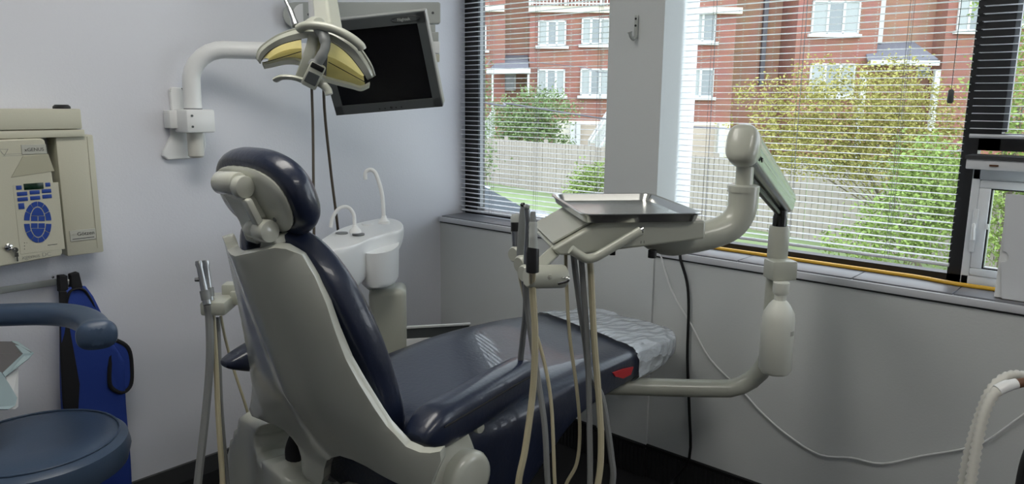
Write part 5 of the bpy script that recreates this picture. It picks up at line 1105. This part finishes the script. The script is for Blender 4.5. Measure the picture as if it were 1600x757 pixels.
# entrance stairs
def stair(label, q, rise):
    T = thing('entrance_stairs', label, 'stairs', ex(q[0][0], 38, GZ)); (ra, za), (rb, zb) = q
    n = 9
    for k in range(n):
        r_ = ra + (rb - ra) * k / n; z_ = GZ + (zb - GZ) * 0 + (za - GZ) * 0
    for f_ in (37.4, 38.6):
        b = B(); sweep(b, [ex(ra, f_, za), ex(rb, f_, zb)], .09, 6); sweep(b, [ex(ra, f_, za - 1.0), ex(rb, f_, zb - 1.0)], .12, 6)
        m_ = 12
        for k in range(m_ + 1):
            r_ = ra + (rb - ra) * k / m_; z_ = za + (zb - za) * k / m_; sweep(b, [ex(r_, f_, z_ - 1.0), ex(r_, f_, z_)], .04, 5)
        obj('stair_railing', b, 'ewhite', T, smooth=False)
    for k in range(n):
        r_ = ra + (rb - ra) * (k + .5) / n; z_ = za - 1.05 + (zb - za) * (k + .5) / n
        b = B(); ebox(b, r_ - abs(rb - ra) / n / 2, r_ + abs(rb - ra) / n / 2, 37.4, 38.6, GZ, z_); obj('step', b, 'ecream', T, smooth=False)
stair('white-railed entrance stairs beside the garage, just left of the pillar', [(3.9031,-0.4396),(5.0081,1.3531)], 1)
stair('white-railed entrance stairs at the far left of the narrow window', [(-1.7932,-0.2333),(-0.9584,1.1112)], 1)

# fence of single boards, converging to the right
F0, F1 = Vector((-1.6, 28.4)), Vector((8.6, 12.7)); L = (F1 - F0).length; dF = (F1 - F0) / L
fz0, fz1 = GZ, GZ + 1.62
fen = thing('wooden_fence', 'weathered grey vertical board fence across the lawn', 'fence', ex(F0.x, F0.y, GZ))
fdir = (ER * dF.x + EF * dF.y).normalized(); fn = fdir.cross(Vector((0, 0, 1)))
nb_ = int(L / .155); first = None; rnd = random.Random(5)
for k in range(-6, min(nb_ + 8, 130)):
    p2 = F0 + dF * (k * .155); p = ex(p2.x, p2.y, (fz0 + fz1) / 2 + rnd.uniform(-.02, .02)) + fn * rnd.uniform(-.008, .008)
    if first is None:
        b = B(); box(b, (0, 0, 0), (.138, .02, fz1 - fz0), frame3(p, fdir, fn, (0, 0, 1))); first = obj('board', b, 'fence', fen, smooth=False)
    else: inst(first, fen, p)
pf = None
for k in range(0, int(L / 2.4) + 2):
    p2 = F0 + dF * (k * 2.4); p = ex(p2.x, p2.y, (fz0 + fz1) / 2 + .04) - fn * .07
    if pf is None: b = B(); box(b, (0, 0, 0), (.10, .10, fz1 - fz0 + .12), frame3(p, fdir, fn, (0, 0, 1))); pf = obj('post', b, 'fence', fen, smooth=False)
    else: inst(pf, fen, p)
for z_ in (fz0 + .25, fz0 + .85, fz1 - .05):
    b = B(); a_ = ex(F0.x - 1 * dF.x, F0.y - 1 * dF.y, z_); c_ = ex(F1.x, F1.y, z_); mid = (a_ + c_) / 2
    box(b, (0, 0, 0), ((c_ - a_).length, .04, .09), frame3(mid - fn * .035, fdir, fn, (0, 0, 1))); obj('rail', b, 'fence', fen, smooth=False)

# foliage
def crown(name, blobs, n, size, m, parent, seed):
    rnd = random.Random(seed); vs = []; fs = []
    tot = sum(bl[1][0] * bl[1][1] * bl[1][2] for bl in blobs)
    for (c, rad_) in blobs:
        k_ = int(n * rad_[0] * rad_[1] * rad_[2] / tot)
        # twig clusters
        for _ in range(max(1, k_ // 9)):
            while True:
                u_ = Vector((rnd.uniform(-1, 1), rnd.uniform(-1, 1), rnd.uniform(-1, 1)))
                if .18 < u_.length < 1: break
            u_ = u_ * (u_.length ** -.35)
            cc_ = Vector(c) + ER * (u_.x * rad_[0]) + EF * (u_.y * rad_[1]) + Vector((0, 0, u_.z * rad_[2]))
            dr_ = Vector((rnd.uniform(-1, 1), rnd.uniform(-1, 1), rnd.uniform(-.6, .5))).normalized()
            for q_ in range(9):
                p = cc_ + dr_ * (size * .5 * q_) + Vector((rnd.gauss(0, 1), rnd.gauss(0, 1), rnd.gauss(0, 1))) * size * .7
                a_ = Vector((rnd.gauss(0, 1), rnd.gauss(0, 1), rnd.gauss(0, .6))).normalized(); nn = a_.cross(Vector((rnd.gauss(0, 1), rnd.gauss(0, 1), rnd.gauss(0, 1)))).normalized()
                s_ = size * rnd.uniform(.6, 1.25); i0 = len(vs)
                vs += [p, p + a_ * s_ * .5 + nn * s_ * .28, p + a_ * s_, p + a_ * s_ * .5 - nn * s_ * .28]; fs.append((i0, i0 + 1, i0 + 2, i0 + 3))
    me = bpy.data.meshes.new(name); me.from_pydata([tuple(v - WL[parent]) for v in vs], [], fs); me.materials.append(M[m])
    o = bpy.data.objects.new(name, me); COL.objects.link(o); o.parent = parent; o['kind'] = 'stuff'; WL[o] = WL[parent]; return o
def tree(name, label, base, blobs, n, size, m, seed, tr=.10):
    T = thing(name, label, 'tree' if 'tree' in name else 'shrub', base)
    top_ = sum((Vector(c) for c, _ in blobs), Vector()) / len(blobs)
    base = Vector(base)
    b = B(); sweep(b, spl([base, Vector(base).lerp(top_, .5) + Vector((.1, .05, 0)), top_], 4), [tr, tr * .8, tr * .6, tr * .5, tr * .4, tr * .3, tr * .25, tr * .2, tr * .15], 8); tk = obj('trunk', b, 'bark', T)
    b = B()
    for k, (c, r_) in enumerate(blobs): sweep(b, spl([Vector(base).lerp(top_, .35), Vector(base).lerp(Vector(c), .7) + Vector((0, 0, .1)), Vector(c)], 3), [tr * .2, tr * .16, tr * .13, tr * .1, tr * .08, tr * .06, tr * .04], 6)
    obj('branch', b, 'bark', T)
    crown('foliage', blobs, n, size, m, T, seed); return T
def eb(f, px, rx, rz, ry=None):  # blob: centre from metres across and up at distance f
    return (ex(px[0], f, px[1]), (rx, ry or rx, rz))
c = [(0.6562,0.9642),(-0.3158,0.5542),(1.5744,1.1056),(0.7216,0.1061),(-0.3632,-0.4445),(1.6533,-0.2369),(-1.4026,1.7435),(-1.4556,0.006)]
tree('leafy_tree', 'mid green leafy tree before the house, seen through the narrow window', ex(c[0][0], 32, GZ), [eb(32, c[0], 1.2, 1.1), eb(32, c[1], .95, 1.0), eb(32, c[2], 1.0, .95), eb(32, c[3], 1.3, .95), eb(32, c[4], .75, .6), eb(32, c[5], .9, .65)], 11000, .125, 'leaf_g', 11)
tree('leafy_tree', 'green tree strip at the far left edge of the narrow window', ex(c[7][0] - .5, 34, GZ), [eb(34, (c[6][0] - .4, c[6][1]), .55, 1.6), eb(34, (c[7][0] - .4, c[7][1]), .6, 1.4)], 1800, .16, 'leaf_g', 12)
c = [(2.457,-0.9308),(2.7795,-0.6805),(2.154,-1.1819)]
tree('leafy_shrub', 'bright green shrub before the fence, left of the pillar', ex(c[0][0] * .85, 20.4, GZ), [eb(20.4, (c[0][0] * .85, c[0][1] + .2), .38, .5), eb(20.4, (c[1][0] * .85, c[1][1] + .2), .34, .45), eb(20.4, (c[2][0] * .85, c[2][1] + .2), .34, .36)], 2600, .09, 'leaf_b', 13, .04)
c = [(-0.8407,-0.2507)]
tree('leafy_shrub', 'small green shrub at the left end of the fence', ex(c[0][0], 25, GZ), [eb(25, (c[0][0] * 1.2, -.3), .35, .8)], 500, .13, 'leaf_g', 14, .03)
c = [(4.3007,1.6118),(4.9237,1.3477),(5.792,1.4633),(6.5314,1.7385),(7.027,1.2034),(5.5154,0.8624),(6.3942,0.925),(4.1737,1.0694),(5.099,1.8862),(4.7499,0.7457),(7.3085,0.6581)]
tree('leafy_tree', 'large airy yellow-green tree filling the middle of the wide window', ex(c[10][0], 13, GZ), [eb(13, c[0], .50, .34), eb(13, c[1], .62, .5), eb(13, c[2], .8, .75), eb(13, c[3], .65, .62), eb(13, c[4], .65, .65), eb(13, c[5], .75, .55), eb(13, c[6], .85, .65), eb(13, c[7], .42, .30), eb(13, c[8], .42, .35), eb(13, c[9], .5, .35), eb(13, c[10], .6, .6), eb(13, (c[5][0] - .5, c[5][1] - .1), .8, .5), eb(13, (c[6][0], c[6][1] - .45), .9, .5)], 24000, .062, 'leaf_y', 15, .05)
c = [(5.6313,-0.0061),(6.0334,0.4526),(5.3963,-0.3776),(4.9523,-0.5213),(6.2187,-0.3701),(5.7337,0.7196),(6.3252,0.274)]
tree('leafy_shrub', 'bright light green bush low on the right of the wide window', ex(c[0][0], 10.5, GZ), [eb(10.5, c[0], .62, .45), eb(10.5, c[1], .50, .45), eb(10.5, c[2], .55, .34), eb(10.5, c[3], .42, .25), eb(10.5, c[4], .5, .4), eb(10.5, c[5], .4, .4), eb(10.5, c[6], .5, .5)], 11000, .062, 'leaf_b', 16, .05)
c = [(7.3945,1.9081),(7.6753,1.2447),(7.7033,2.4701),(7.7586,-0.1305),(8.2434,0.6674),(7.1913,2.7416)]
tree('leafy_tree', 'green tree behind the right-hand window and the casement', ex(c[3][0], 11.5, GZ), [eb(11.5, c[0], .45, .7), eb(11.5, c[1], .55, .5), eb(11.5, c[2], .5, .6), eb(11.5, c[3], .7, .8), eb(11.5, c[4], .8, .9), eb(11.5, c[5], .3, .5)], 9000, .075, 'leaf_b', 17)
# overhead cables
def wire(label, pts, r):
    b = B(); sweep(b, spl(pts, 8), r, 6); tag(obj('overhead_cable', b, 'pipe'), label, 'cable', 'overhead cables outside')
q = [(-1.547,1.6382),(-0.0291,1.4279),(2.4138,1.0744),(3.6388,0.9646),(5.7831,0.8626),(8.0903,0.7012),(11.016,0.5598)]
wire('thick dark overhead cable crossing outside both windows', [ex(-14, 41.9, 4.2)] + [ex(p[0], 18, p[1]) for p in q] + [ex(30, 41.9, 3.4)], .022)
q = [(-1.7129,2.5279),(-0.3764,2.572),(1.6317,2.4104),(3.3077,2.3271)]
wire('thin upper overhead cable across the narrow window', [ex(-10, 41.9, 5.5)] + [ex(p[0], 20, p[1]) for p in q] + [ex(13, 41.9, 4.4)], .010)
# parked car below the narrow window
q = [(-0.123,-0.3469)][0]; cr, cf = q[0] - .9, 13.8
T = thing('parked_car', 'pale parked car below the narrow window at the sill', 'car', ex(cr, cf, GZ))
CMx = frame3(ex(cr, cf, GZ), (ER * .9 + EF * .43).normalized(), (EF * .9 - ER * .43).normalized(), (0, 0, 1))
b = B(); loft(b, [[CMx @ Vector((x_, y_, z_)) for (y_, z_) in ((-w_, .35), (w_, .35), (w_ + .02, h_ * .75), (w_ * .92, h_), (-w_ * .92, h_), (-w_ - .02, h_ * .75))] for (x_, w_, h_) in [(-2.1, .7, .70), (-2.0, .82, .85), (-1.0, .86, .92), (1.0, .86, .92), (1.9, .82, .80), (2.1, .7, .65)]]); obj('car_body', b, 'car', T, subsurf=1)
b = B(); loft(b, [[CMx @ Vector((x_, y_, z_)) for (y_, z_) in ((-w_, .9), (w_, .9), (w_ * .82, h_), (-w_ * .82, h_))] for (x_, w_, h_) in [(-1.7, .76, .95), (-.9, .76, 1.36), (.3, .76, 1.38), (1.1, .78, .95)]]); obj('car_windows', b, 'carglass', T)
b = B(); loft(b, [[CMx @ Vector((x_, y_, z_)) for (y_, z_) in ((-w_, h_ - .03), (w_, h_ - .03), (w_ * .96, h_), (-w_ * .96, h_))] for (x_, w_, h_) in [(-1.0, .6, 1.36), (-.7, .64, 1.41), (.1, .64, 1.42), (.4, .6, 1.38)]]); obj('car_roof', b, 'car', T)
for sx_, sy_ in ((-1.3, -.8), (-1.3, .8), (1.3, -.8), (1.3, .8)):
    b = B(); lathe(b, [(0, -.1), (.3, -.1), (.31, .1), (0, .1)], CMx @ Matrix.Translation((sx_, sy_, .31)) @ Matrix.Rotation(pi / 2, 4, 'X'), 20); obj('wheel', b, 'tyre', T)
